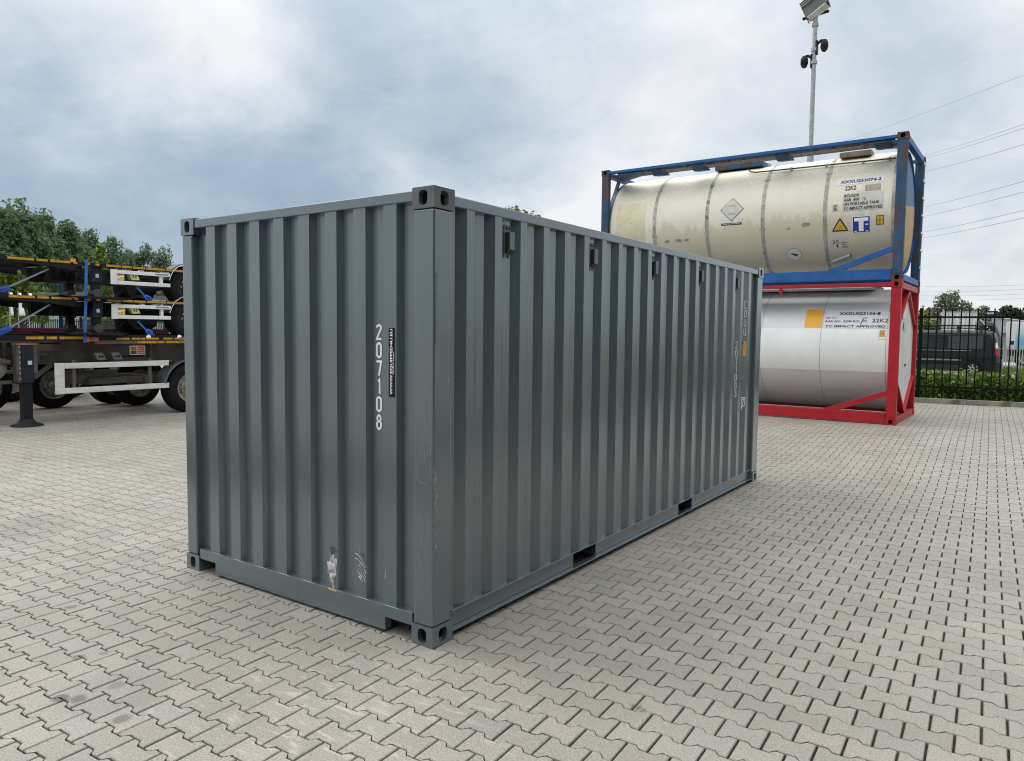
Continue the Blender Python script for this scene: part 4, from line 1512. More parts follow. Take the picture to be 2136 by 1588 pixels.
def add_wheel(root, x, y, z, parts, flip=False):
    o = link('wheel', parts[0], root)
    o.location = (x, y, z)
    o.rotation_euler = (rnd.uniform(0, 6), 0, pi if flip else 0)
    link('rim', parts[1], o)
    link('hub', parts[2], o)
    for k in range(8):
        n_ = link('wheel_nut', parts[3], o)
        n_.location = (0, parts[4] * 0.33 * cos(k * pi / 4), parts[4] * 0.33 * sin(k * pi / 4))
    return o


def side_guard(root, x, y0, y1, z0, z1, plate, bar, mat, posts):
    g = obj('side_guard', MB().box(x - 0.02, x + 0.004, y0, y0 + plate, z0, z1), mat, root, bevel=0.006)
    obj('guard_bar', MB().box(x - 0.022, x, y0 + plate + 0.001, y1, z1 - bar - 0.004, z1 - 0.004), mat, g, bevel=0.006)
    obj('guard_bar', MB().box(x - 0.022, x, y0 + plate + 0.001, y1, z0 + 0.004, z0 + bar + 0.004), mat, g, bevel=0.006)
    for y in posts:
        obj('guard_post', MB().box(x - 0.07, x - 0.024, y, y + 0.06, z0 - 0.0, z1 + 0.05), mat if mat is ALU_CLEAN else CH_BROWN, g)
    return g


def amber(root, x, z, spans, h=0.042):
    for a, b_ in spans:
        obj('reflector_strip', MB().box(x, x + 0.004, a, b_, z, z + h), AMBER, root)


def fender(root, x, y, z, r, w, mat, rimmat=None):
    n_ = 16
    vs, fs = [], []
    for rr in (r, r - 0.012):
        for i in range(n_ + 1):
            a = radians(12 + 156 * i / n_)
            vs += [(x - w / 2, y + rr * cos(a), z + rr * sin(a)), (x + w / 2, y + rr * cos(a), z + rr * sin(a))]
    k = 2 * (n_ + 1)
    for i in range(n_):
        a = 2 * i
        fs += [(a, a + 1, a + 3, a + 2), (k + a, k + a + 2, k + a + 3, k + a + 1), (a + 1, k + a + 1, k + a + 3, a + 3), (a, a + 2, k + a + 2, k + a)]
    f_ = obj('fender', MB().add(vs, fs, 0, True), mat, root)
    if rimmat:
        mb = MB()
        for i in range(n_):
            a, b_ = radians(12 + 156 * i / n_), radians(12 + 156 * (i + 1) / n_)
            mb.beam((x + w / 2 + 0.004, y + (r - .012) * cos(a), z + (r - .012) * sin(a)), (x + w / 2 + 0.004, y + (r - .012) * cos(b_), z + (r - .012) * sin(b_)), 0.006, 0.02, up=(1, 0, 0))
        obj('fender_edge', mb, rimmat, f_)
    return f_


def upper_chassis(z, label, dy=0.0, amb=None):
    """short chassis stacked on another; z is the top of its deck, near side at x = -12"""
    t = thing('container_chassis', label, 'container chassis', (-12.0, 0, 0), 0, 'stack of container chassis')
    # gooseneck: thin at the front (small y), deeper towards the legs
    for sx_, nm in ((0.0, 'near'), (-2.42, 'far')):
        pts = [(sx_ - 0.08, 2.40, z - 0.02), (sx_ - 0.08, 3.66, z - 0.04), (sx_ - 0.08, 3.66, z - 0.20), (sx_ - 0.08, 3.05, z - 0.135), (sx_ - 0.08, 2.40, z - 0.11)]
        obj('neck_beam', MB().prism(pts, (0.075, 0, 0)), CH_BLACK, t)
        obj('side_rail', MB().box(sx_ - 0.06, sx_ - 0.004, 3.67, 8.4, z - 0.10, z - 0.035), CH_BLACK, t)
    obj('neck_plate', MB().box(-2.33, -0.09, 2.42, 3.64, z - 0.06, z - 0.035), CH_BLACK, t)
    obj('front_bolster', MB().box(-2.46, 0.02, 2.30, 2.52, z - 0.10, z + 0.01), CH_BLACK, t, bevel=0.01)
    obj('twist_lock', MB().cyl((-0.10, 2.42, z + 0.011), (-0.10, 2.42, z + 0.055), 0.05, 10), pm('lock_red', (0.30, 0.03, 0.03), 0.5), t)
    amber(t, 0.0005, z - 0.075, ((2.55, 2.97), (3.01, 3.20), (3.24, 3.59)))
    for x in (-0.75, -1.67):
        obj('main_beam', MB().box(x - 0.07, x + 0.07, 3.55, 8.4, z - 0.36, z - 0.10), pm('beam_brown_black', (0.018, 0.015, 0.016), 0.7, var=0.3, spec=0.2), t)
    for y in (3.72, 4.6, 5.3, 6.6, 7.9):
        obj('outrigger', MB().box(-2.42, -0.065, y, y + 0.10, z - 0.20, z - 0.105), CH_BLACK, t)
    yy = 4.24
    spans = []
    for ln_ in (0.30, 0.22, 0.27, 0.42, 0.20, 0.20, 0.22):
        spans.append((yy, yy + ln_ - 0.02))
        yy += ln_
    amber(t, 0.0005, z - 0.082, spans, 0.040)
    for a in (3.64, 3.86, 4.04):
        amber(t, 0.0005, z - 0.078, ((a, a + 0.07),), 0.036)
    obj('front_lamp', MB().box(-0.02, 0.03, 3.60, 3.67, z - 0.05, z + 0.015), pm('lamp_amber', (0.70, 0.30, 0.05), 0.35), t)
    # landing legs with round feet
    for x, yl in ((-0.16, 4.10), (-1.22, 4.10)):
        lg = obj('landing_leg', MB().box(x - 0.09, x + 0.09, yl - 0.095, yl + 0.095, z - 0.40, z - 0.02), LEG_BLUE, t, bevel=0.01)
        obj('lower_leg', MB().box(x - 0.065, x + 0.065, yl - 0.065, yl + 0.065, z - 0.60, z - 0.401), CH_BLACK, lg)
        obj('foot', MB().cyl((x - 0.11, yl, z - 0.605), (x + 0.11, yl, z - 0.605), 0.085, 16), pm('foot_grey', (0.055, 0.052, 0.05), 0.6), lg)
        obj('leg_plate', MB().box(x + 0.0905, x + 0.094, yl - 0.03, yl + 0.03, z - 0.30, z - 0.23), pm('leg_label', (0.45, 0.55, 0.68), 0.5), lg)
    obj('leg_cross', MB().cyl((-1.13, 4.10, z - 0.26), (-0.25, 4.10, z - 0.26), 0.03, 10), CH_BLACK, t)
    obj('crank_gear', MB().box(-0.62, -0.38, 3.84, 4.0, z - 0.34, z - 0.16), CH_BLACK, t)
    obj('leg_brace', MB().beam((-0.6, 3.72, z - 0.12), (-0.3, 4.0, z - 0.36), 0.04, 0.04), CH_BLACK, t)
    # guard, chock, warning panel
    g = side_guard(t, 0.0, 4.32, 5.54, z - 0.415, z - 0.125, 0.13, 0.072, ALU_CLEAN, (5.33,))
    obj('guard_mark', MB().box(0.0006, 0.003, 5.22, 5.50, z - 0.178, z - 0.150), pm('mark_grey', (0.22, 0.22, 0.22), 0.5), g)
    wpl = obj('warning_panel', MB().box(-0.05, -0.03, 4.455, 4.60, z - 0.335, z - 0.20), pm('panel_yellow', (0.66, 0.46, 0.05), 0.5), t)
    for k in range(2):
        obj('panel_stripe', MB().prism([(-0.0295, 4.46, z - 0.29 + k * 0.06), (-0.0295, 4.595, z - 0.255 + k * 0.06), (-0.0295, 4.595, z - 0.228 + k * 0.06), (-0.0295, 4.46, z - 0.262 + k * 0.06)], (0.003, 0, 0)),
            pm('panel_red', (0.5, 0.05, 0.04), 0.5) if k else white_print, wpl)
    ck = obj('wheel_chock', MB().prism([(-0.16, 4.70, z - 0.19), (-0.16, 4.87, z - 0.19), (-0.16, 4.92, z - 0.30), (-0.16, 4.76, z - 0.31)], (0.12, 0, 0)), CHOCK, t, bevel=0.008)
    for k in range(2):
        obj('chock_slot', MB().box(-0.0395, -0.036, 4.775 + k * 0.05, 4.80 + k * 0.05, z - 0.27, z - 0.205), pm('slot', (0.16, 0.16, 0.07), 0.6), ck)
    obj('junction_box', MB().box(-0.10, -0.03, 4.92, 5.0, z - 0.125, z - 0.09), white_print, t)
    # axle with big wheels near and far, a second one behind
    for y in (5.97, 7.28):
        add_wheel(t, -0.19, y, z - 0.365, WH_RED)
        add_wheel(t, -2.23, y, z - 0.365, WH_RED, True)
        obj('axle', MB().cyl((-2.1, y, z - 0.365), (-0.35, y, z - 0.365), 0.07, 12), CH_BLACK, t)
        fender(t, -0.19, y, z - 0.365, 0.475, 0.38, FENDER, white_print)
        fender(t, -2.23, y, z - 0.365, 0.475, 0.38, FENDER)
    obj('air_tank', MB().cyl((-0.45, 5.0, z - 0.46), (-0.45, 5.42, z - 0.46), 0.12, 16), CH_BLACK, t)
    obj('air_hose', MB().tube([(-0.2, 4.62, z - 0.1), (-0.15, 4.72, z - 0.18), (-0.18, 4.95, z - 0.26), (-0.2, 5.2, z - 0.22)], 0.014), rubber, t)
    for x in (-0.16, -1.22):
        pass
    return t


upper_chassis(3.045, 'topmost black container chassis of the stack with amber side strips')
upper_chassis(2.375, 'middle black container chassis, stacked on the grey brown one')
# dunnage beams the upper chassis' feet stand on
for k, (z, lab) in enumerate(((2.3755, 'dark steel support beam on the middle chassis under the landing feet'), (1.6855, 'dark steel support beam on the lowest chassis under the landing feet'))):
    sp = MB().prism([(0, 3.40, 0), (0, 4.62, 0), (0, 4.45, -0.055), (0, 3.55, -0.03)], (1.5, 0, 0))
    o = obj('support_beam', sp, CH_BLACK)
    o.location = (-13.4, 0, z + 0.001)
    tag(o, lab, 'support beam')

# lowest chassis: big, grey brown, standing on its wheels and landing legs
lc = thing('container_chassis', 'dirty grey brown container chassis at the bottom of the stack, standing on the pavers', 'container chassis', (-12.0, 0, 0), 0, 'stack of container chassis')
ZD = 1.66
for x in (-0.42, -2.0):
    obj('main_beam', MB().box(x - 0.012, x + 0.012, 0.3, 8.6, 1.12, 1.50), CH_BROWN, lc)
    obj('beam_flange', MB().box(x - 0.10, x + 0.09, 0.3, 8.6, 1.501, 1.525), CH_BROWN, lc)
    obj('beam_flange', MB().box(x - 0.10, x + 0.09, 0.3, 8.6, 1.095, 1.119), CH_BROWN, lc)
for y in (1.6, 2.55, 3.1, 5.25, 6.6):
    obj('web_stiffener', MB().box(-0.40, -0.31, y, y + 0.05, 1.12, 1.50), CH_BROWN, lc)
for s, x in ((1, 0.0), (-1, -2.42)):
    obj('side_rail', MB().box(x - 0.07, x - 0.004, 0.5, 8.5, 1.545, 1.645), CH_BLACK, lc)
    obj('lower_rail', MB().box(x - 0.09, x - 0.02, 4.0, 8.5, 1.47, 1.54), pm('rail_brown', (0.14, 0.075, 0.04), 0.65, var=0.35, dirt=(0.05, 0.045, 0.04), dirt_amt=0.4), lc)
amber(lc, 0.0005, 1.565, ((2.80, 3.10), (3.14, 3.32), (3.36, 3.88)), 0.05)
amber(lc, 0.0005, 1.555, ((4.40, 4.66), (4.70, 4.98), (5.02, 5.26), (5.36, 5.56), (5.60, 5.9)), 0.035)
amber(lc, -0.0195, 1.48, ((4.82, 5.38), (5.44, 5.95)), 0.04)
for y, m_ in ((3.92, 'rusty_box'), (5.72, 'rusty_box')):
    obj('lamp_box', MB().box(-0.10, 0.01, y, y + 0.14, 1.52, 1.60), pm('rusty_box', (0.30, 0.10, 0.05), 0.6, var=0.3), lc)
obj('red_lamp', MB().cyl((-0.02, 3.86, 1.555), (0.03, 3.86, 1.555), 0.045, 12), pm('lamp_red', (0.5, 0.05, 0.06), 0.35), lc)
for y in (5.05, 5.72):
    obj('lamp_white', MB().cyl((-0.05, y, 1.60), (0.0, y, 1.60), 0.05, 14), white_print, lc)
for y in (0.9, 2.2, 3.4, 4.5, 5.3, 6.6, 8.0):
    obj('outrigger', MB().box(-2.38, -0.075, y, y + 0.10, 1.527, 1.60), CH_BROWN, lc)
# landing legs
for x in (-0.12, -2.3):
    lg = obj('landing_leg', MB().box(x - 0.11, x + 0.09, 2.72, 2.93, 0.78, 1.46), LEG_BLUE, lc, bevel=0.012)
    obj('leg_plate', MB().box(x - 0.14, x + 0.10, 2.66, 2.99, 1.461, 1.50), pm('rusty_plate', (0.20, 0.11, 0.06), 0.7, var=0.3), lg)
    obj('lower_leg', MB().box(x - 0.085, x + 0.065, 2.745, 2.905, 0.10, 0.779), CH_BLACK, lg, bevel=0.006)
    obj('foot', MB().lathe([(0.0, 0.26), (0.02, 0.26), (0.06, 0.15), (0.10, 0.12), (0.14, 0.10)], (x, 2.82, 0.0), (0, 0, 1), 16), CH_BLACK, lg)
    obj('leg_label', MB().box(x + 0.0905, x + 0.094, 2.83, 2.90, 1.11, 1.18), pm('leg_label', (0.45, 0.55, 0.68), 0.5), lg)
    for k in range(7):
        obj('bolt', MB().cyl((x + 0.0905, 2.70, 0.86 + k * 0.095), (x + 0.10, 2.70, 0.86 + k * 0.095), 0.014, 8), galv, lg)
    obj('leg_bracket', MB().box(x - 0.10, x + 0.088, 2.66, 2.719, 0.80, 1.46), CH_BROWN, lg)
    obj('leg_bracket', MB().box(x - 0.10, x + 0.088, 2.931, 2.99, 0.95, 1.46), CH_BROWN, lg)
obj('leg_brace', MB().beam((-0.2, 2.99, 0.86), (-0.35, 3.35, 1.08), 0.05, 0.07), CH_BROWN, lc)
obj('leg_cross', MB().cyl((-2.2, 2.82, 0.95), (-0.23, 2.82, 0.95), 0.035, 10), CH_BROWN, lc)
side_guard(lc, 0.0, 3.26, 5.47, 0.545, 1.125, 0.17, 0.105, ALU, (3.58, 5.05))
for y in (4.0, 4.32):                                                # stowed wheel chocks
    ck = obj('wheel_chock', MB().prism([(-0.22, y, 1.30), (-0.22, y + 0.16, 1.30), (-0.22, y + 0.24, 1.155), (-0.22, y + 0.06, 1.155)], (0.16, 0, 0)), pm('chock_grey', (0.10, 0.10, 0.10), 0.7), lc, bevel=0.008)
    for k in range(2):
        obj('chock_slot', MB().cyl((-0.0595, y + 0.10 + k * 0.05, 1.225), (-0.056, y + 0.10 + k * 0.05, 1.225), 0.02, 8), dark_hole, ck)
pl_ = obj('plate', MB().box(-0.405, -0.398, 4.87, 5.19, 1.235, 1.42), white_print, lc, label='white plate with orange and dark blue fields')
for a, b_, z0, z1, m_ in ((4.885, 5.01, 1.335, 1.405, 'or'), (4.885, 5.01, 1.25, 1.325, 'bl'), (5.025, 5.175, 1.37, 1.405, 'or'), (5.025, 5.175, 1.325, 1.36, 'or'), (5.025, 5.175, 1.28, 1.315, 'or'), (5.025, 5.175, 1.25, 1.27, 'or')):
    obj('plate_field', MB().box(-0.3975, -0.395, a, b_, z0, z1), pm('plate_orange', (0.62, 0.13, 0.04), 0.5) if m_ == 'or' else pm('plate_blue', (0.06, 0.07, 0.12), 0.5), pl_)
obj('black_strip', MB().box(-0.405, -0.399, 4.72, 5.16, 1.195, 1.225), black_print, lc)
obj('web_patch', MB().box(-0.407, -0.4045, 4.68, 4.86, 1.215, 1.40), pm('patch_dark', (0.045, 0.05, 0.055), 0.6, var=0.3), lc)
for y in (5.97, 7.28):
    add_wheel(lc, -0.19, y, 0.522, WH_BIG)
    add_wheel(lc, -2.23, y, 0.522, WH_BIG, True)
    obj('axle', MB().cyl((-2.1, y, 0.522), (-0.35, y, 0.522), 0.07, 12), CH_BLACK, lc)
    for x in (-0.19, -2.23):
        fender(lc, x, y, 0.522, 0.60, 0.42, pm('fender_grey', (0.06, 0.068, 0.072), 0.45, var=0.25, scale=4), None)
obj('suspension', MB().box(-2.0, -0.42, 5.2, 5.35, 0.62, 0.80).box(-0.62, -0.5, 4.1, 7.9, 0.66, 0.78).box(-1.95, -1.83, 4.1, 7.9, 0.66, 0.78), CH_BROWN, lc)
obj('air_tank', MB().cyl((-0.75, 3.75, 0.80), (-0.75, 4.75, 0.80), 0.14, 18), CH_BROWN, lc)
obj('hanger', MB().box(-0.50, -0.34, 3.05, 3.55, 1.33, 1.47).box(-0.45, -0.36, 3.12, 3.3, 1.24, 1.329), CH_BROWN, lc, bevel=0.01)
obj('tool_box', MB().box(-1.2, -0.45, 0.9, 1.9, 0.7, 1.1), CH_BLACK, lc, bevel=0.01)
obj('drum', MB().cyl((-0.55, 2.34, 1.06), (-0.2, 2.34, 1.06), 0.22, 22), pm('drum_grey', (0.15, 0.145, 0.135), 0.6, var=0.25), lc)
obj('brake_arm', MB().beam((-0.2, 1.9, 1.28), (-0.16, 2.6, 1.16), 0.05, 0.07).beam((-0.18, 2.05, 0.80), (-0.18, 2.62, 0.80), 0.05, 0.06), CH_BROWN, lc)

# neighbouring chassis behind, with a maroon side rail and three axles
nb_ = thing('container_chassis', 'chassis with a maroon side rail parked behind the stack', 'container chassis', (-14.9, 0, 0))
for x in (-0.05, -2.45):
    obj('side_rail', MB().box(x - 0.08, x, 0.5, 7.2, 1.62, 1.755), CH_MAROON, nb_)
    obj('lower_rail', MB().box(x - 0.06, x - 0.01, 0.5, 7.2, 1.50, 1.60), CH_BLACK, nb_)
for y in (0.9, 2.4, 3.9, 5.4, 6.9):
    obj('outrigger', MB().box(-2.44, -0.06, y, y + 0.1, 1.50, 1.60), CH_BLACK, nb_)
for x in (-0.8, -1.75):
    obj('main_beam', MB().box(x - 0.06, x + 0.06, 0.3, 7.2, 1.08, 1.49), CH_BROWN, nb_)
for y in (3.15, 4.48, 5.80):
    add_wheel(nb_, -0.1, y, 0.522, WH_BIG)
    add_wheel(nb_, -2.3, y, 0.522, WH_BIG, True)
    obj('axle', MB().cyl((-2.2, y, 0.522), (-0.25, y, 0.522), 0.07, 12), CH_BLACK, nb_)
    fender(nb_, -0.1, y, 0.522, 0.60, 0.42, FENDER)

dup(nb_, (-18.0, 0.6, 0), 0, 'chassis with a maroon side rail, extra copy added farther back to block light under the stack')  # extra chassis added to keep light from reaching under the stack

# lashing straps
def strap(pts, label, w=0.05, mat=None, ratchet_at=None, up=(0, 1, 0), group=None):
    t = thing('lashing_strap', label, 'strap', pts[0], 0, group)
    o = Vector(pts[0])
    mb = MB()
    P = [Vector(p) - o for p in pts]
    for a, b_ in zip(P[:-1], P[1:]):
        mb.beam(a, b_, 0.006, w, up=up) if up != (0, 1, 0) else mb.beam(a, b_, w, 0.006, up=(1, 0, 0))
    obj('webbing', mb, mat or BLUE_WEB, t)
    if ratchet_at:
        a, b_ = Vector(ratchet_at[0]) - o, Vector(ratchet_at[1]) - o
        d = (b_ - a)
        obj('ratchet', MB().beam(a, b_, 0.085, 0.05, up=(1, 0, 0)), RATCHET, t, bevel=0.008)
        obj('ratchet_handle', MB().beam(a + d * 0.1 + Vector((0.03, 0, 0.025)), b_ - d * 0.25 + Vector((0.05, 0, 0.06)), 0.04, 0.02, up=(1, 0, 0)), RATCHET, t)
        obj('hook', MB().beam(b_, b_ + d.normalized() * 0.09, 0.03, 0.02, up=(1, 0, 0)), galv, t)
    return t


strap([(-11.985, 3.87, 3.06), (-11.985, 3.80, 1.50)], 'long vertical blue strap on the near side of the stack', 0.055)
strap([(-14.46, 4.50, 3.05), (-14.46, 4.46, 1.58)], 'long vertical blue strap on the far side of the stack', 0.06, pm('strap_dark_blue', (0.015, 0.07, 0.27), 0.6))
strap([(-12.1, 3.26, 2.85), (-12.1, 2.42, 2.39)], 'slanting strap with blue ratchet under the neck of the topmost chassis', 0.03, pm('strap_pale', (0.20, 0.25, 0.31), 0.6), ((-12.09, 2.60, 2.48), (-12.09, 2.36, 2.36)))
strap([(-12.1, 3.26, 2.20), (-12.1, 2.42, 1.66)], 'slanting strap with blue ratchet under the neck of the middle chassis', 0.03, pm('strap_pale', (0, 0, 0)), ((-12.09, 2.60, 1.77), (-12.09, 2.36, 1.63)))
strap([(-12.05, 4.86, 2.60), (-12.05, 5.16, 2.28)], 'short slanting blue strap with ratchet below the topmost side guard', 0.035, None, ((-12.04, 5.02, 2.43), (-12.04, 5.15, 2.29)))
strap([(-12.05, 4.86, 1.92), (-12.05, 5.17, 1.60)], 'short slanting blue strap with ratchet below the middle side guard', 0.035, None, ((-12.04, 5.03, 1.745), (-12.04, 5.16, 1.61)))
strap([(-12.6, 4.86, 2.56), (-12.6, 4.62, 2.33)], 'short dark strap slanting back below the topmost side guard', 0.035, black_paint)
strap([(-12.6, 4.86, 1.90), (-12.6, 4.62, 1.66)], 'short dark strap slanting back below the middle side guard', 0.035, black_paint)

# ------------------------------------------------------------------ black bar fence along the right
def bar_fence(label, loc, rz, n, pitch, i0, h=2.25, post_every=14):
    t = thing('bar_fence', label, 'fence', loc, rz)
    pm_ = MB().box(-0.0135, 0.0135, -0.0135, 0.0135, 0.12, h).add([(-0.0135, -0.0135, h), (0.0135, -0.0135, h), (0.0135, 0.0135, h), (-0.0135, 0.0135, h), (0, 0, h + 0.035)],
                                                                 [(0, 1, 4), (1, 2, 4), (2, 3, 4), (3, 0, 4)]).mesh('bar', fence_black)
    post = MB().box(-0.04, 0.04, -0.04, 0.04, 0.0, h + 0.03).mesh('post', fence_black)
    for k in range(i0, i0 + n):
        o = link('post' if k % post_every == 0 else 'bar', post if k % post_every == 0 else pm_, t)
        o.location = (k * pitch, 0, 0)
        o.rotation_euler = (rnd.gauss(0, .002), rnd.gauss(0, .003), 0)
    x0, x1 = (i0 - 0.5) * pitch, (i0 + n - 0.5) * pitch
    for z in (h - 0.21, 0.36):
        obj('rail', MB().box(x0, x1, -0.022, -0.0145, z, z + 0.045), fence_black, t)
        obj('rail', MB().box(x0, x1, 0.0145, 0.022, z, z + 0.045), fence_black, t)
    return t


bar_fence('black steel bar fence on the kerb behind the tank containers', (KP[0] - kn.x * -0.30, KP[1] + kn.y * 0.30, 0.18), KANG, 78, 0.1665, -42)

# ------------------------------------------------------------------ foliage helpers
def leaf_mat(name, a, b_, rough=0.6, trans=0.25):
    m, nt, b = nmat(name)
    t = NT(nt)
    geo = t.n('ShaderNodeNewGeometry')
    oi = t.n('ShaderNodeObjectInfo')
    r = t.m('FRACT', t.m('ADD', geo.outputs['Random Per Island'], oi.outputs['Random']))
    c = t.mix(r, a, b_)
    f = t.noise(geo.outputs['Position'], 0.45, 3, 0.6)
    cb = t.n('ShaderNodeCombineXYZ')
    k = t.m('MULTIPLY_ADD', f, 0.7, 0.65)
    for i in range(3):
        t.l(k, cb.inputs[i])
    c = t.mix(1.0, c, cb.outputs[0], 'MULTIPLY')
    t.l(c, b.inputs['Base Color'])
    b.inputs['Roughness'].default_value = rough
    b.inputs['Specular IOR Level'].default_value = 0.3
    tr = t.n('ShaderNodeBsdfTranslucent')
    t.l(c, tr.inputs['Color'])
    ms = t.n('ShaderNodeMixShader')
    ms.inputs[0].default_value = trans
    t.l(b.outputs[0], ms.inputs[1])
    t.l(tr.outputs[0], ms.inputs[2])
    t.l(ms.outputs[0], nt.nodes['Material Output'].inputs['Surface'])
    return m


def leaf_cloud(name, centres, radii, n, size, mat, seed, flat=0.0):
    """many leaf-sized faces spread through a set of clumps"""
    r = np.random.RandomState(seed)
    C = np.array(centres, float)
    Rr = np.array(radii, float)
    if Rr.ndim == 1:
        Rr = np.repeat(Rr[:, None], 3, 1)
    w = (Rr.prod(1)) ** (2 / 3)
    idx = r.choice(len(C), n, p=w / w.sum())
    d = r.normal(size=(n, 3))
    d /= np.linalg.norm(d, axis=1, keepdims=True)
    rad = r.uniform(0.35, 1.0, n) ** 0.6
    P = C[idx] + d * Rr[idx] * rad[:, None] * (1 + 0.10 * r.normal(size=(n, 1)))
    nn = d * 0.7 + r.normal(size=(n, 3)) * 0.7
    nn[:, 2] += 0.35
    nn /= np.linalg.norm(nn, axis=1, keepdims=True)
    a = np.cross(nn, r.normal(size=(n, 3)))
    a /= np.linalg.norm(a, axis=1, keepdims=True)
    b_ = np.cross(nn, a)
    s = size * r.uniform(0.55, 1.25, n)[:, None]
    fold = nn * s * 0.18
    # leaf: pointed shape of four corners, slightly folded
    q = np.stack([P - a * s * 0.62, P + b_ * s * 0.36 + fold, P + a * s * 0.62, P - b_ * s * 0.36 + fold], 1).reshape(-1, 3)
    me = bpy.data.meshes.new(name)
    me.vertices.add(len(q))
    me.vertices.foreach_set('co', q.ravel())
    me.loops.add(4 * n)
    me.loops.foreach_set('vertex_index', np.arange(4 * n, dtype=np.int32))
    me.polygons.add(n)
    me.polygons.foreach_set('loop_start', np.arange(0, 4 * n, 4, dtype=np.int32))
    me.polygons.foreach_set('loop_total', np.full(n, 4, dtype=np.int32))
    me.update(calc_edges=True)
    me.materials.append(mat)
    return me


BARK = pm('bark', (0.075, 0.062, 0.05), 0.9, var=0.3, scale=8, bump=0.5)


def tree_parts(h, w, seed, style):
    """trunk mesh and clump list of a tree h tall and w wide"""
    r = random.Random(seed)
    tr = MB()
    top = h * (0.93 if style != 'round' else 0.75)
    pts, rad = [], []
    x = y = 0.0
    for k in range(7):
        t = k / 6
        pts.append((x, y, top * t))
        rad.append(max(0.03, h * 0.018 * (1 - t) + 0.02))
        x += r.uniform(-1, 1) * h * 0.012
        y += r.uniform(-1, 1) * h * 0.012
    tr.tube(pts, rad, 8)
    cl, rr = [], []
    if style == 'poplar':
        nb = 30
        for k in range(nb):
            t = 0.10 + 0.90 * (k + 0.5) / nb
            env = w / 2 * min(1.0, 0.55 + t * 1.1) * (1.0 - max(0, t - 0.55) / 0.45 * 0.80)
            a = r.uniform(0, 2 * pi)
            dd = env * r.uniform(0.25, 0.85)
            c = (dd * cos(a), dd * sin(a), h * t * 0.97)
            tr.cyl((pts[3][0] * t, 0, max(0.5, h * t * 0.97 - dd * 0.9)), c, h * 0.005 + .02, 5, h * 0.001 + 0.008)
            cl.append(c)
            s = w * r.uniform(0.14, 0.23) * (1 - 0.3 * t)
            rr.append((s, s, s * r.uniform(1.2, 1.8)))
    elif style == 'cone':
        nb = 24
        for k in range(nb):
            t = 0.12 + 0.88 * (k + 0.5) / nb
            env = w / 2 * (1 - t) ** 0.75 + w * 0.04
            a = r.uniform(0, 2 * pi)
            dd = env * r.uniform(0.3, 0.9)
            c = (dd * cos(a), dd * sin(a), h * t)
            tr.cyl((0, 0, max(0.3, h * t - dd)), c, h * 0.004 + .012, 5, 0.008)
            cl.append(c)
            s = w * r.uniform(0.11, 0.18) * (1.1 - 0.6 * t)
            rr.append((s, s, s * 1.1))
    else:
        nb = 26
        for k in range(nb):
            a, e_ = r.uniform(0, 2 * pi), r.uniform(-0.5, 1.3)
            q = r.uniform(0.45, 1.0)
            c = (w / 2 * 0.82 * cos(a) * cos(e_) * q, w / 2 * 0.82 * sin(a) * cos(e_) * q, h * 0.60 + h * 0.36 * sin(e_) * q)
            tr.cyl((0, 0, h * 0.30), c, h * 0.007 + .015, 5, 0.01)
            cl.append(c)
            s = w * r.uniform(0.10, 0.17)
            rr.append((s, s, s * 0.85))
    return tr, cl, rr


def make_tree(name, label, loc, h, w, seed, style, mat, n, leaf, group=None, rz=0.0):
    t = thing(name, label, 'tree', loc, rz, group)
    tr, cl, rr = tree_parts(h, w, seed, style)
    obj('trunk', tr, BARK, t)
    cr_ = link('crown', leaf_cloud('crown', cl, rr, n, leaf, mat, seed), t)
    return t


LF_POPLAR = leaf_mat('leaf_poplar', (0.092, 0.155, 0.080), (0.160, 0.235, 0.118), 0.75, 0.42)
LF_POPLAR2 = leaf_mat('leaf_poplar_far', (0.105, 0.165, 0.098), (0.17, 0.235, 0.135), 0.75, 0.42)
LF_LIME = leaf_mat('leaf_lime', (0.10, 0.17, 0.025), (0.17, 0.24, 0.04))
LF_OLIVE = leaf_mat('leaf_olive', (0.10, 0.155, 0.03), (0.17, 0.22, 0.05))
LF_SPARSE = leaf_mat('leaf_sparse', (0.10, 0.14, 0.08), (0.17, 0.205, 0.12), 0.7, 0.4)
LF_DARK = leaf_mat('leaf_dark', (0.025, 0.048, 0.026), (0.045, 0.075, 0.04))
LF_HEDGE = leaf_mat('leaf_hedge', (0.06, 0.13, 0.016), (0.19, 0.28, 0.045), 0.45, 0.35)

# tall poplars in a row beyond the yard on the left, receding towards the middle
row = [(-101, 30, 15.3, 10.5, 'outermost'), (-104.8, 37.7, 16.0, 10.5, ''), (-108.8, 41.9, 17.2, 10.5, ''), (-112.7, 46.0, 17.0, 10.5, ''), (-116.5, 50.4, 16.4, 10.5, ''),
       (-122, 54.5, 15.8, 9.5, '')]
labs = ['poplar cut by the left edge of the picture behind the chassis', 'tall dense poplar with the highest crown over the chassis stack', 'dense poplar just right of the highest crown',
        'dense poplar on the downward slope of the tall row', 'poplar ending the dense row before the thinner trees', 'low poplar in the dip between dense row and thinner trees']
for k, (x, y, h, w, _) in enumerate(row):
    make_tree('poplar_tree', labs[k], (x, y, -0.1), h, w, 100 + k, 'poplar', LF_POPLAR, 9000, 0.55, 'poplars behind the chassis')
far = [(-128.3, 57.6, 17.2, 8.8, 'slim airy poplar, first of the thinner group'), (-132.6, 61.7, 18.2, 9.0, 'airy poplar, tallest of the thinner group'),
       (-133.1, 66.0, 17.8, 9.0, 'airy poplar beside the bright green young tree'), (-137, 70.5, 15.2, 8.0, 'short poplar at the right end of the thinner group')]
for k, (x, y, h, w, lb) in enumerate(far):
    make_tree('poplar_tree', lb, (x, y, -0.1), h, w, 120 + k, 'poplar', LF_POPLAR2, 5000, 0.52, 'poplars behind the chassis')
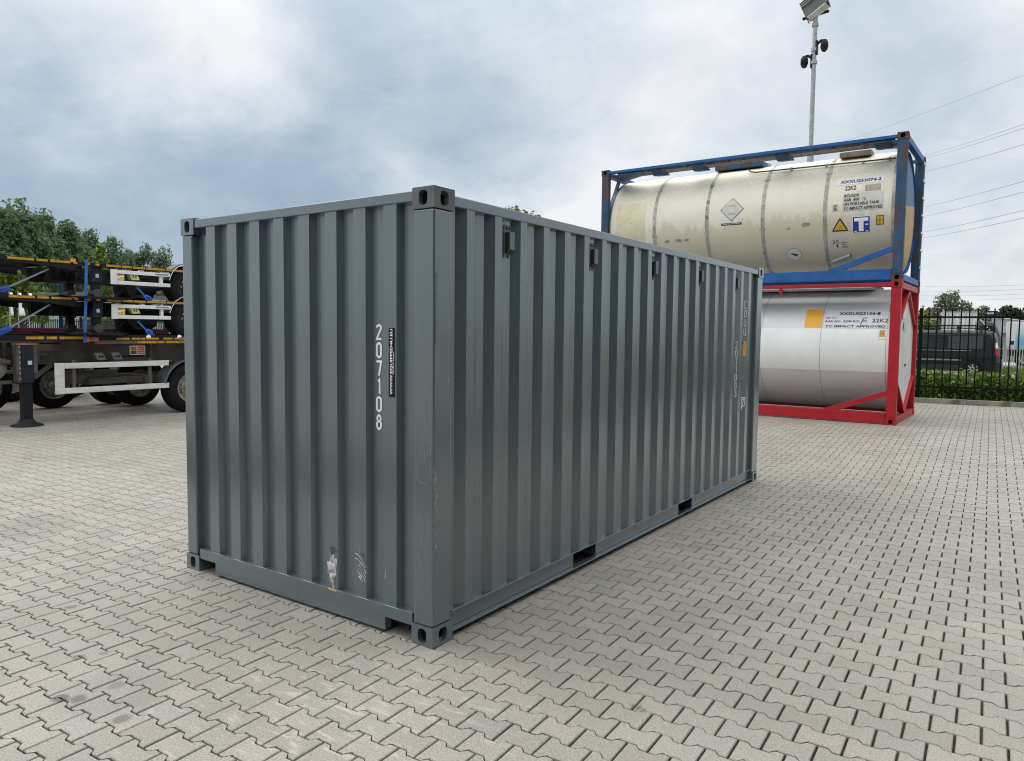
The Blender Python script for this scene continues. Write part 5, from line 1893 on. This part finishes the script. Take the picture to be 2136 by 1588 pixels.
far = [(-147.2, 76.2, 16.8, 9.5, 'separate poplar, leftmost of the group next to the grey container'), (-147.2, 79.6, 18.4, 10.0, 'separate poplar, tallest of the group next to the grey container'),
       (-148.4, 84.3, 17.6, 10.0, 'separate poplar, partly hidden by the grey container')]
for k, (x, y, h, w, lb) in enumerate(far):
    make_tree('poplar_tree', lb, (x, y, -0.1), h, w, 130 + k, 'poplar', LF_POPLAR2, 5600, 0.52, 'poplars behind the chassis')
make_tree('young_tree', 'bright green pointed young tree behind the middle of the chassis stack', (-52.9, 24.4, -0.1), 7.7, 4.0, 141, 'cone', LF_LIME, 3600, 0.24)
make_tree('young_tree', 'yellow green round tree at the left edge behind the chassis', (-39.3, 13.4, -0.1), 5.0, 3.8, 142, 'round', LF_OLIVE, 4200, 0.20)
make_tree('young_tree', 'low green tree seen between the chassis below the bright pointed one', (-50.0, 24.6, -0.1), 4.0, 3.6, 143, 'round', LF_OLIVE, 2600, 0.22)
make_tree('leafy_tree', 'tree whose leafy top just shows above the grey container', (-19.5, 27.7, 0.1), 8.35, 5.2, 151, 'round', LF_OLIVE, 5200, 0.24)
# shrubs as an undergrowth belt beneath the poplars
r_ = random.Random(12)
cs, rs_ = [], []
for k in range(70):
    u = k / 69
    x = -94 - 52 * u + r_.uniform(-3, 3)
    y = 22 + 66 * u + r_.uniform(-2, 2)
    s = r_.uniform(1.6, 2.8)
    cs.append((x, y, s * 0.7))
    rs_.append((s, s * 1.2, s))
ug = link('undergrowth', leaf_cloud('undergrowth', cs, rs_, 15000, 0.5, LF_POPLAR, 77))
ug['kind'] = 'stuff'

gh = thing('hedge', 'tall hedge, coloured dark for its shade, behind the far mesh fence on the left', 'hedge', (-46.6, 3, -0.1))
cs, rs_ = [], []
for k in range(60):
    for z in (0.5, 1.3):
        cs.append((r_.uniform(-.3, .3), 14.0 * k / 59, z + r_.uniform(-.1, .15)))
        rs_.append((0.55, 0.5, 0.55))
link('foliage', leaf_cloud('foliage', cs, rs_, 9000, 0.16, LF_DARK, 31), gh)  # shade on these shrubs is put into the dark leaf colour
cs, rs_ = [], []
for k in range(60):
    u = k / 59
    cs.append((-92 + 74 * u + r_.uniform(-2, 2), 57 + 50 * u ** 0.8 + r_.uniform(-2, 2), r_.uniform(1.5, 4.5)))
    rs_.append((2.6, 2.6, r_.uniform(2.0, 3.4)))
tl = link('treeline', leaf_cloud('treeline', cs, rs_, 14000, 0.5, LF_POPLAR2, 78))
tl['kind'] = 'stuff'
# far yard fence, flags and grey hall on the left
lf_ = thing('mesh_fence', 'dark yard fence far behind the chassis on the left', 'fence', (-45.0, 4.0, -0.06), pi / 2)
fpost = MB().box(-0.05, 0.05, -0.05, 0.05, 0, 2.45).mesh('post', fence_black)
fbar = MB().box(-0.03, 0.03, -0.012, 0.012, 0.1, 2.3).mesh('bar', pm('fence_green', (0.02, 0.03, 0.03), 0.5))
for k in range(230):
    o = link('post' if k % 9 == 0 else 'bar', fpost if k % 9 == 0 else fbar, lf_)
    o.location = (k * 0.12, 0, 0)
for z in (0.2, 1.2, 2.15):
    obj('rail', MB().box(0, 27.6, 0.013, 0.045, z, z + 0.05), fence_black, lf_)
for x_, w_ in ((10.6, 0.5), (14.2, 0.35)):
    obj('fence_plate', MB().box(x_, x_ + w_, -0.04, -0.02, 1.45, 1.75), white_print, lf_)
FLAGW = pm('flag_cloth', (0.78, 0.79, 0.78), 0.7, var=0.05)
for k, (x, y, w0, lb) in enumerate(((-30.9, 9.85, 0.10, 'narrow white flag, leftmost of the three'), (-30.8, 10.12, 0.22, 'broad white flag, middle of the three'), (-30.7, 10.46, 0.22, 'white flag tapering upwards, rightmost of the three'))):
    f_ = thing('flag', lb, 'flag', (x, y, -0.06), 0, 'white flags behind the chassis')
    obj('flagpole', MB().cyl((0, 0, 0), (0, 0, 3.25), 0.018, 8), galv, f_)
    vs, fs = [], []
    for i in range(9):
        z = 2.27 + 0.92 * i / 8
        ww = w0 * ((1 - 0.55 * i / 8) if k else 1.0)
        vs += [(0.02, 0.018, z), (0.02 + 0.03 * sin(i * 1.3), ww * 0.5, z), (0.02 + 0.04 * sin(i * 1.1 + 1), ww + 0.018, z)]
    for i in range(8):
        a = 3 * i
        fs += [(a, a + 1, a + 4, a + 3), (a + 1, a + 2, a + 5, a + 4)]
    fc = obj('flag_cloth', MB().add(vs, fs, 0, True), FLAGW, f_)
    md = fc.modifiers.new('thick', 'SOLIDIFY')
    md.thickness = 0.004
hall = thing('grey_hall', 'pale grey flat roofed hall glimpsed between the chassis', 'building', (-64, 24, -0.06), radians(14))
obj('wall', MB().box(-10, 0, 6.0, 24, 0, 4.6), pm('hall_clad', (0.36, 0.40, 0.43), 0.5, var=0.06), hall)
obj('roof_edge', MB().box(-10.1, 0.1, 5.9, 24.1, 4.6, 4.9), pm('hall_edge', (0.12, 0.13, 0.14), 0.5), hall)
pan = MB().box(0.002, 0.03, 0, 1.1, 0.1, 4.55).mesh('wall_panel', pm('hall_panel', (0.42, 0.46, 0.49), 0.5, var=0.05))
for k in range(14):
    link('wall_panel', pan, hall).location = (0, 6.2 + k * 1.2, 0)
for k in range(6):
    wv = obj('window', MB().box(0.031, 0.05, 7.0 + k * 2.6, 8.6 + k * 2.6, 2.4, 3.3), pm('hall_glass', (0.03, 0.04, 0.05), 0.15), hall)
    obj('window_frame', MB().box(0.0505, 0.06, 7.78 + k * 2.6, 7.84 + k * 2.6, 2.4, 3.3), white_print, wv)
road_m = pm('asphalt', (0.26, 0.255, 0.245), 0.9, var=0.12, scale=0.6, bump=0.2)
struct(obj('road', MB().box(-58, -51, -30, 60, -0.10, -0.03), road_m))

# ------------------------------------------------------------------ right background: hedge, van, road, trucks, trees
hloc = (KP[0], KP[1] + 1.05, 0.12)
hg = thing('hedge', 'low clipped green hedge behind the bar fence', 'hedge', hloc, KANG)
cs, rs_ = [], []
r_ = random.Random(5)
for k in range(120):
    x = -7.0 + 14.0 * k / 119
    for z, s in ((0.20, 0.26), (0.42, 0.26), (0.61, 0.24)):
        cs.append((x + r_.uniform(-.06, .06), r_.uniform(-.16, .2), z + r_.uniform(-.05, .07)))
        rs_.append((s * .8, s, s * .8))
obj_h = link('foliage', leaf_cloud('foliage', cs, rs_, 24000, 0.088, LF_HEDGE, 9), hg)
st_m = MB()
for k in range(60):
    x = -7 + k * 0.237
    st_m.cyl((x, 0.02, 0), (x + r_.uniform(-.08, .08), r_.uniform(-.1, .1), 0.7), 0.012, 5, 0.005)
so = obj('stems', st_m, BARK, hg)
so['kind'] = 'stuff'

# grass verge blades near the hedge
def grass_patch(name, x0, x1, y0, y1, z, n, hgt, seed, mat):
    r = np.random.RandomState(seed)
    X, Y = r.uniform(x0, x1, n), r.uniform(y0, y1, n)
    a = r.uniform(0, 2 * pi, n)
    H = hgt * r.uniform(0.4, 1.2, n)
    wv_ = H * 0.09
    lean = r.uniform(0.1, 0.5, n) * H
    b1 = np.c_[X - np.cos(a) * wv_, Y - np.sin(a) * wv_, np.full(n, z)]
    b2 = np.c_[X + np.cos(a) * wv_, Y + np.sin(a) * wv_, np.full(n, z)]
    tp = np.c_[X - np.sin(a) * lean, Y + np.cos(a) * lean, z + H]
    q = np.stack([b1, b2, tp], 1).reshape(-1, 3)
    me = bpy.data.meshes.new(name)
    me.vertices.add(len(q))
    me.vertices.foreach_set('co', q.ravel())
    me.loops.add(3 * n)
    me.loops.foreach_set('vertex_index', np.arange(3 * n, dtype=np.int32))
    me.polygons.add(n)
    me.polygons.foreach_set('loop_start', np.arange(0, 3 * n, 3, dtype=np.int32))
    me.polygons.foreach_set('loop_total', np.full(n, 3, dtype=np.int32))
    me.update(calc_edges=True)
    me.materials.append(mat)
    o = link(name, me)
    o['kind'] = 'stuff'
    return o


LF_GRASS = leaf_mat('grass_blades', (0.07, 0.115, 0.025), (0.15, 0.19, 0.055))
grass_patch('grass', -3.0, 6.0, 19.0, 31.0, 0.09, 24000, 0.16, 3, LF_GRASS)
grass_patch('grass', 0.0, 7.0, 36.5, 44.0, 0.09, 9000, 0.22, 4, LF_GRASS)
tuft = thing('grass_tuft', 'small green grass tuft growing between the front pavers', 'grass tuft', (1.235, 0.075, 0.0))
mb = MB()
for k in range(46):
    a = rnd.uniform(0, 2 * pi)
    l_ = rnd.uniform(.015, .05)
    bx, by = rnd.gauss(0, .016), rnd.gauss(0, .010)
    tx_, ty_ = bx + cos(a) * l_ * .8, by + sin(a) * l_ * .8
    mb.add([(bx - .0012, by, -.005), (bx + .0012, by, -.005), (tx_, ty_, l_ * .55)], [(0, 1, 2)])
tb = obj('blades', mb, LF_GRASS, tuft)
tb['kind'] = 'stuff'

struct(obj('far_road', MB().box(-40, 80, 46, 58, 0.0, 0.105), pm('road_pale', (0.34, 0.335, 0.32), 0.9, var=0.1, scale=0.5)))
struct(obj('parking', MB().box(-14, 2.6, 30.8, 36.4, 0.0, 0.10), road_m))
# small bush at the right edge
make_tree('bush', 'green bush at the right edge behind the fence', (3.55, 24.5, 0.1), 1.25, 1.5, 171, 'round', LF_OLIVE, 2200, 0.10)

# --- dark van
VAN = pm('van_paint', (0.010, 0.011, 0.013), 0.35, var=0.08, scale=1.5, spec=0.35)
VTRIM = pm('van_trim', (0.015, 0.015, 0.016), 0.6)
VGLASS = pm('van_glass', (0.012, 0.014, 0.016), 0.08)
CHROME = pm('van_bright', (0.55, 0.56, 0.57), 0.3, 0.6)
van = thing('van', 'black panel van parked beyond the fence and hedge', 'van', (1.66, 33.0, 0.10), 0)
# local: x backwards positive (rear at 0), body towards -x, y = depth (0 near side), z up
prof_v = [(0.0, 0.24), (-0.02, 0.85), (-0.06, 1.15), (-0.16, 1.70), (-0.26, 1.88), (-0.5, 1.93), (-3.1, 1.93), (-3.45, 1.84), (-4.15, 1.26), (-4.95, 1.02), (-5.05, 0.85), (-5.06, 0.24)]
NS = 9
vs, fs = [], []
secs = []
for k in range(NS):
    v = k / (NS - 1)
    y = 1.9 * v
    e_ = abs(2 * v - 1)
    inset = 0.11 * max(0, (e_ - 0.72) / 0.28) ** 2
    secs.append((y, inset))
n_ = len(prof_v)
for y, ins in secs:
    for x, z in prof_v:
        hi = max(0.0, (z - 1.0) / 0.9)
        yy = 0.95 + (y - 0.95) * (1 - 0.09 * hi)
        zz = z - ins * 1.0 * (1 if z > 1.5 else 0)
        xx = x + (-ins if x > -1 else (ins if x < -4 else 0))
        vs.append((xx, yy, zz))
for k in range(NS - 1):
    for i in range(n_ - 1):
        fs.append((k * n_ + i, k * n_ + i + 1, (k + 1) * n_ + i + 1, (k + 1) * n_ + i))
fs.append(tuple(range(n_)))
fs.append(tuple(reversed(range((NS - 1) * n_, NS * n_))))
fs += [((NS - 1) * n_, 0, n_ - 1, NS * n_ - 1)]
body = obj('body', MB().add(vs, fs, 0, False), VAN, van, bevel=0.04, seg=3)


def van_side(x, z, off=0.0):
    hi = max(0.0, (z - 1.0) / 0.9)
    return (x, 0.95 - 0.95 * (1 - 0.09 * hi) - 0.004 - off, z)


def van_panel(name, pts, mat, off=0.0, parent=None):
    return obj(name, MB().prism([van_side(x, z, off) for x, z in pts], (0, 0.02, 0)), mat, parent or van)


van_panel('side_panel', [(-0.62, 1.16), (-0.60, 1.70), (-1.85, 1.70), (-1.85, 1.16)], pm('van_panel', (0.036, 0.040, 0.046), 0.3, spec=0.5))  # paler than the body paint, imitating light reflected on the panel
dr_ = van_panel('sliding_door', [(-1.90, 0.62), (-1.90, 1.76), (-3.05, 1.76), (-3.05, 0.62)], VAN)
obj('door_groove', MB().box(-3.0, -1.0, -0.012, -0.004, 1.075, 1.09), CHROME, dr_)
van_panel('side_window', [(-1.96, 1.18), (-1.96, 1.68), (-2.98, 1.68), (-2.98, 1.18)], VGLASS, 0.004)
van_panel('front_window', [(-3.12, 1.18), (-3.12, 1.68), (-3.45, 1.68), (-4.0, 1.2)], VGLASS, 0.004)
van_panel('window_line', [(-0.55, 1.725), (-0.55, 1.745), (-3.05, 1.745), (-3.05, 1.725)], pm('van_line', (0.05, 0.052, 0.055), 0.4), 0.002)
van_panel('side_moulding', [(-1.35, 0.66), (-1.35, 0.72), (-3.95, 0.72), (-3.95, 0.66)], pm('van_mould', (0.20, 0.20, 0.20), 0.5), 0.006)
van_panel('sill', [(-1.35, 0.22), (-1.35, 0.48), (-3.6, 0.48), (-3.6, 0.22)], VTRIM, 0.004)
obj('rear_bumper', MB().box(-0.52, 0.05, 0.02, 1.88, 0.24, 0.66), VTRIM, van, bevel=0.04)
van_panel('tail_light', [(-0.02, 0.92), (-0.10, 1.42), (-0.17, 1.42), (-0.15, 0.92)], pm('tail_red', (0.42, 0.02, 0.02), 0.2), 0.012)
van_panel('tail_light', [(-0.06, 1.20), (-0.10, 1.43), (-0.16, 1.43), (-0.15, 1.20)], pm('tail_white', (0.75, 0.75, 0.75), 0.2), 0.016)
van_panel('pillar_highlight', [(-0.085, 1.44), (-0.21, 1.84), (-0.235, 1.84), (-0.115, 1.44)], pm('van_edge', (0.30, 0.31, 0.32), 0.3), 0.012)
VW = wheel_parts(0.335, 0.22, CHROME)
spoke_m = MB().prism([(0.088, -0.03, 0.04), (0.088, 0.03, 0.04), (0.088, 0.022, 0.21), (0.088, -0.022, 0.21)], (0.02, 0, 0)).mesh('spoke', CHROME)
for x in (-0.92, -4.02):
    for y, fl_ in ((0.07, False), (1.83, True)):
        o = link('wheel', VW[0], van)
        o.location = (x, y, 0.335)
        o.rotation_euler = (0, 0, radians(-90 if not fl_ else 90))
        link('rim', VW[1], o)
        for k in range(7):
            sp = link('spoke', spoke_m, o)
            sp.rotation_euler = (2 * pi * k / 7, 0, 0)
    arch = MB()
    for i in range(12):
        a, b_ = pi * i / 12, pi * (i + 1) / 12
        arch.beam((x + 0.40 * cos(a), -0.012, 0.335 + 0.40 * sin(a)), (x + 0.40 * cos(b_), -0.012, 0.335 + 0.40 * sin(b_)), 0.02, 0.07, up=(0, 1, 0))
    obj('wheel_arch', arch, VTRIM, van)
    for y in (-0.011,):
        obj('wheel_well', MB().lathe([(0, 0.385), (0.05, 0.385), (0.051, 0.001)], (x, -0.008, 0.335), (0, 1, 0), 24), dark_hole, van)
rk = thing('roof_rack', 'black low roof rack on the van', 'roof rack', (1.66, 33.0, 0.10))
for y in (0.22, 1.68):
    obj('rack_rail', MB().tube([(-0.28, y, 2.10), (-0.45, y, 2.13), (-3.6, y, 2.13), (-3.8, y, 2.05)], 0.028, 8), VTRIM, rk)
    obj('rack_rail', MB().tube([(-0.24, y, 2.02), (-3.75, y, 2.02)], 0.018, 8), VTRIM, rk)
for x in (-0.7, -1.5, -2.3, -3.1):
    obj('rack_foot', MB().box(x - 0.07, x + 0.07, 0.19, 0.25, 1.93, 2.12), VTRIM, rk)
    obj('rack_bar', MB().box(x - 0.03, x + 0.03, 0.25, 1.65, 2.06, 2.09), VTRIM, rk)

# --- lorry with a pale curtain-sided body behind the van
lorry = thing('lorry', 'white curtain sided lorry behind the van roof', 'lorry', (-1.55, 45.0, 0.10))
CURT = pm('curtain', (0.70, 0.71, 0.71), 0.55, var=0.06, scale=2)
obj('cargo_body', MB().box(0.05, 1.66, 0.03, 2.4, 1.0, 2.97), CURT, lorry)
for k in range(6):
    obj('curtain_strap', MB().box(0.10 + k * 0.27, 0.15 + k * 0.27, 0.0, 0.028, 1.0, 2.95), pm('curtain_strap', (0.50, 0.52, 0.55), 0.6), lorry)
for k in range(5):
    obj('curtain_panel', MB().box(0.16 + k * 0.27, 0.355 + k * 0.27, 0.012, 0.029, 1.04, 2.92), CURT, lorry)
obj('roof_rail', MB().box(0.03, 1.68, -0.01, 2.42, 2.975, 3.03), pm('rail_pale', (0.55, 0.56, 0.57), 0.4), lorry)
obj('chassis', MB().box(0.0, 2.9, 0.5, 1.9, 0.7, 0.95), black_paint, lorry)
obj('cab', MB().prism([(1.80, 0.1, 0.6), (2.95, 0.1, 0.6), (2.95, 0.1, 1.45), (2.55, 0.1, 2.45), (1.80, 0.1, 2.55)], (0, 2.2, 0)), pm('cab_dark', (0.10, 0.11, 0.12), 0.3), lorry, bevel=0.05)
obj('cab_window', MB().prism([(2.0, 0.092, 1.5), (2.75, 0.092, 1.5), (2.5, 0.092, 2.3), (2.0, 0.092, 2.3)], (0, 0.007, 0)), VGLASS, lorry)
obj('cab_strut', MB().beam((1.86, 0.06, 2.62), (2.36, 0.06, 2.02), 0.03, 0.05, up=(0, 1, 0)), white_print, lorry)
obj('cab_strut', MB().beam((1.75, 0.05, 2.32), (2.05, 0.05, 1.95), 0.03, 0.05, up=(0, 1, 0)), white_print, lorry)
for x in (0.6, 2.4):
    for y in (0.15, 2.25):
        o = link('wheel', WH_BIG[0], lorry)
        o.location = (x, y, 0.522)
        o.rotation_euler = (0, 0, radians(-90 if y < 1 else 90))
        link('rim', WH_BIG[1], o)

# --- dark blue dealer sign on a post
sg = thing('dealer_sign', 'dark blue sign board with white lettering above the lorry cab', 'sign', (0.43, 46.2, 0.1))
obj('sign_board', MB().box(0.0, 0.66, 0, 0.08, 2.80, 3.10), pm('sign_navy', (0.012, 0.014, 0.05), 0.4), sg, bevel=0.01)
mb = MB()
text_into(mb, 'VOLVO', 0.42, 0.10, lambda u, v: (0.05 + u, -0.004, 2.91 + v), bold=0.04)
link('lettering', flat_mesh(mb, 'lettering', white_print), sg)
for x in (0.05, 0.55):
    obj('sign_post', MB().box(x, x + 0.06, 0.02, 0.07, 0, 2.799), galv, sg)
# --- white and blue trailer
tr_ = thing('box_trailer', 'white box trailer with a blue fading side at the right edge', 'trailer', (1.55, 45.6, 0.1))


def fade_mat():
    m, nt, b = nmat('trailer_side')
    t = NT(nt)
    g = t.n('ShaderNodeTexCoord').outputs['Object']
    sx = t.n('ShaderNodeSeparateXYZ')
    t.l(g, sx.inputs[0])
    k = t.step(t.m('ADD', t.m('MULTIPLY', sx.outputs[2], -1.0), t.m('MULTIPLY', t.noise(g, 2.5, 3), 0.9)), -1.9, -0.9)
    w_ = t.m('MULTIPLY', t.step(sx.outputs[0], 0.35, 0.5), k)
    t.l(t.mix(w_, (0.74, 0.75, 0.76), (0.20, 0.42, 0.58)), b.inputs['Base Color'])
    b.inputs['Roughness'].default_value = 0.4
    return m


obj('cargo_body', MB().box(0.0, 6.0, 0.0, 2.4, 0.95, 2.48), fade_mat(), tr_, bevel=0.02)
obj('rear_door', MB().box(-0.02, -0.001, 0.05, 2.35, 0.98, 2.45), white_print, tr_)
obj('side_lamp', MB().box(0.22, 0.36, -0.02, -0.001, 1.25, 1.45), VTRIM, tr_)
obj('under_frame', MB().box(0.1, 5.9, 0.2, 2.2, 0.62, 0.94), black_paint, tr_)
for x in (0.9, 2.1):
    for y in (0.15, 2.25):
        o = link('wheel', WH_BIG[0], tr_)
        o.location = (x, y, 0.522)
        o.rotation_euler = (0, 0, radians(-90 if y < 1 else 90))
        link('rim', WH_BIG[1], o)
# --- grey shed and brick house
sh = thing('grey_shed', 'low grey gabled shed behind the lorry', 'building', (0.60, 56, 0.1))
obj('wall', MB().box(0, 3.0, 0, 4, 0, 1.9), pm('shed_wall', (0.20, 0.20, 0.21), 0.7, var=0.1), sh)
obj('roof', MB().prism([(-0.15, -0.2, 1.9), (3.15, -0.2, 1.9), (2.2, -0.2, 2.65), (-0.15, -0.2, 3.0)], (0, 4.4, 0)), pm('shed_roof', (0.32, 0.33, 0.34), 0.6, var=0.1), sh)
obj('gable_trim', MB().beam((-0.1, -0.22, 2.98), (2.2, -0.22, 2.63), 0.03, 0.10, up=(0, 1, 0)), white_print, sh)
hs = thing('brick_house', 'brown roofed house just right of the red frame', 'house', (-6.2, 72, 0.1))
obj('wall', MB().box(0, 2.6, 0, 6, 0, 2.4), pm('house_brick', (0.22, 0.13, 0.10), 0.8, var=0.15), hs)
obj('roof', MB().prism([(-0.3, -0.3, 2.4), (2.9, -0.3, 2.4), (1.3, -0.3, 4.2)], (0, 6.6, 0)), pm('house_roof', (0.16, 0.095, 0.075), 0.8, var=0.2), hs)
obj('window', MB().box(0.8, 1.6, -0.03, -0.001, 1.0, 1.9), VGLASS, hs)
wp = thing('lamp_post', 'thin pale post beside the brown roofed house', 'post', (-2.45, 45, 0.1))
obj('pole', MB().cyl((0, 0, 0), (0, 0, 3.3), 0.05, 10), pm('pale_post', (0.62, 0.62, 0.55), 0.6), wp)
obj('cap', MB().cyl((0, 0, 3.3), (0, 0, 3.38), 0.08, 10), galv, wp)
# far fence along the road
ff = thing('paling_fence', 'pale low bar fence far beyond the road on the right', 'fence', (0.6, 40.5, 0.1))
pal = MB().box(-0.02, 0.02, -0.015, 0.015, 0, 1.25).mesh('bar', pm('paling', (0.42, 0.42, 0.41), 0.6))
for k in range(60):
    link('bar', pal, ff).location = (k * 0.11, 0, 0)
for z in (0.2, 1.05):
    obj('rail', MB().box(0, 6.5, 0.016, 0.04, z, z + 0.05), pm('paling', (0, 0, 0)), ff)
make_tree('round_tree', 'airy round tree behind the van between the red frame and the lorry', (-3.4, 71.6, 0.1), 5.8, 3.9, 161, 'round', LF_SPARSE, 1500, 0.22)
make_tree('round_tree', 'small distant tree right of the airy round one', (-1.6, 84, 0.1), 4.7, 3.8, 162, 'round', LF_SPARSE, 1300, 0.28)
make_tree('dark_tree', 'dark green bushy tree above the shed, left one of two', (1.15, 66.9, 0.1), 4.1, 3.0, 163, 'round', LF_DARK, 3000, 0.30, 'dark trees behind the trailer')
make_tree('dark_tree', 'dark green bushy tree above the white trailer, right one of two', (2.8, 68.5, 0.1), 4.1, 3.6, 164, 'round', LF_DARK, 3000, 0.30, 'dark trees behind the trailer')
make_tree('dark_tree', 'leafy dark shrub at ground level behind the van front', (-3.4, 50, 0.1), 3.2, 3.4, 165, 'round', LF_OLIVE, 2500, 0.25)

# ------------------------------------------------------------------ overhead power lines, upper right
WIRE = pm('wire', (0.16, 0.17, 0.18), 0.6)
lines = (((-19.2, 114.9, 30.3), (1.5, 56.9, 18.9), 'single thin wire highest in the sky on the right', .010), ((-10.4, 116.2, 26.9), (1.6, 56.9, 15.7), 'upper wire of the close pair', .013),
         ((-10.4, 116.2, 26.5), (1.6, 56.9, 15.45), 'lower wire of the close pair', .013), ((-10.6, 116.2, 24.6), (1.7, 56.9, 14.4), 'wire below the close pair', .015),
         ((-10.7, 116.1, 19.7), (1.8, 56.9, 12.0), 'wire in the middle of the bundle, fourth from its lowest', .015), ((-10.6, 116.1, 18.4), (1.8, 56.9, 11.3), 'third wire counted from the lowest slanting one', .015),
         ((-10.7, 116.1, 16.2), (1.9, 56.9, 10.1), 'second wire counted from the lowest slanting one', .015), ((-10.8, 116.1, 15.4), (1.9, 56.9, 9.6), 'lowest of the clearly slanting wires', .015),
         ((-10.5, 116.2, 8.7), (2.1, 56.9, 5.2), 'topmost of the faint level wires above the van', .008), ((-10.5, 116.2, 8.0), (2.1, 56.9, 4.9), 'second of the faint level wires above the van', .008),
         ((-10.5, 116.2, 7.4), (2.1, 56.9, 4.6), 'third of the faint level wires above the van', .008), ((-10.4, 116.2, 6.8), (2.1, 56.9, 4.3), 'fourth of the faint level wires above the van', .008))
for a, b_, lb, rad in lines:
    A, B = Vector(a), Vector(b_)
    P = []
    for k in range(15):
        u = -0.25 + 1.6 * k / 14
        p = A + (B - A) * u
        p.z += 0.35 * ((u - 0.5) ** 2 - 0.25) * 4 * 0.3
        P.append(p)
    t = thing('power_line', lb, 'power line', P[0], 0, 'overhead wires on the right')
    obj('wire', MB().tube([p - P[0] for p in P], rad, 6), WIRE, t)
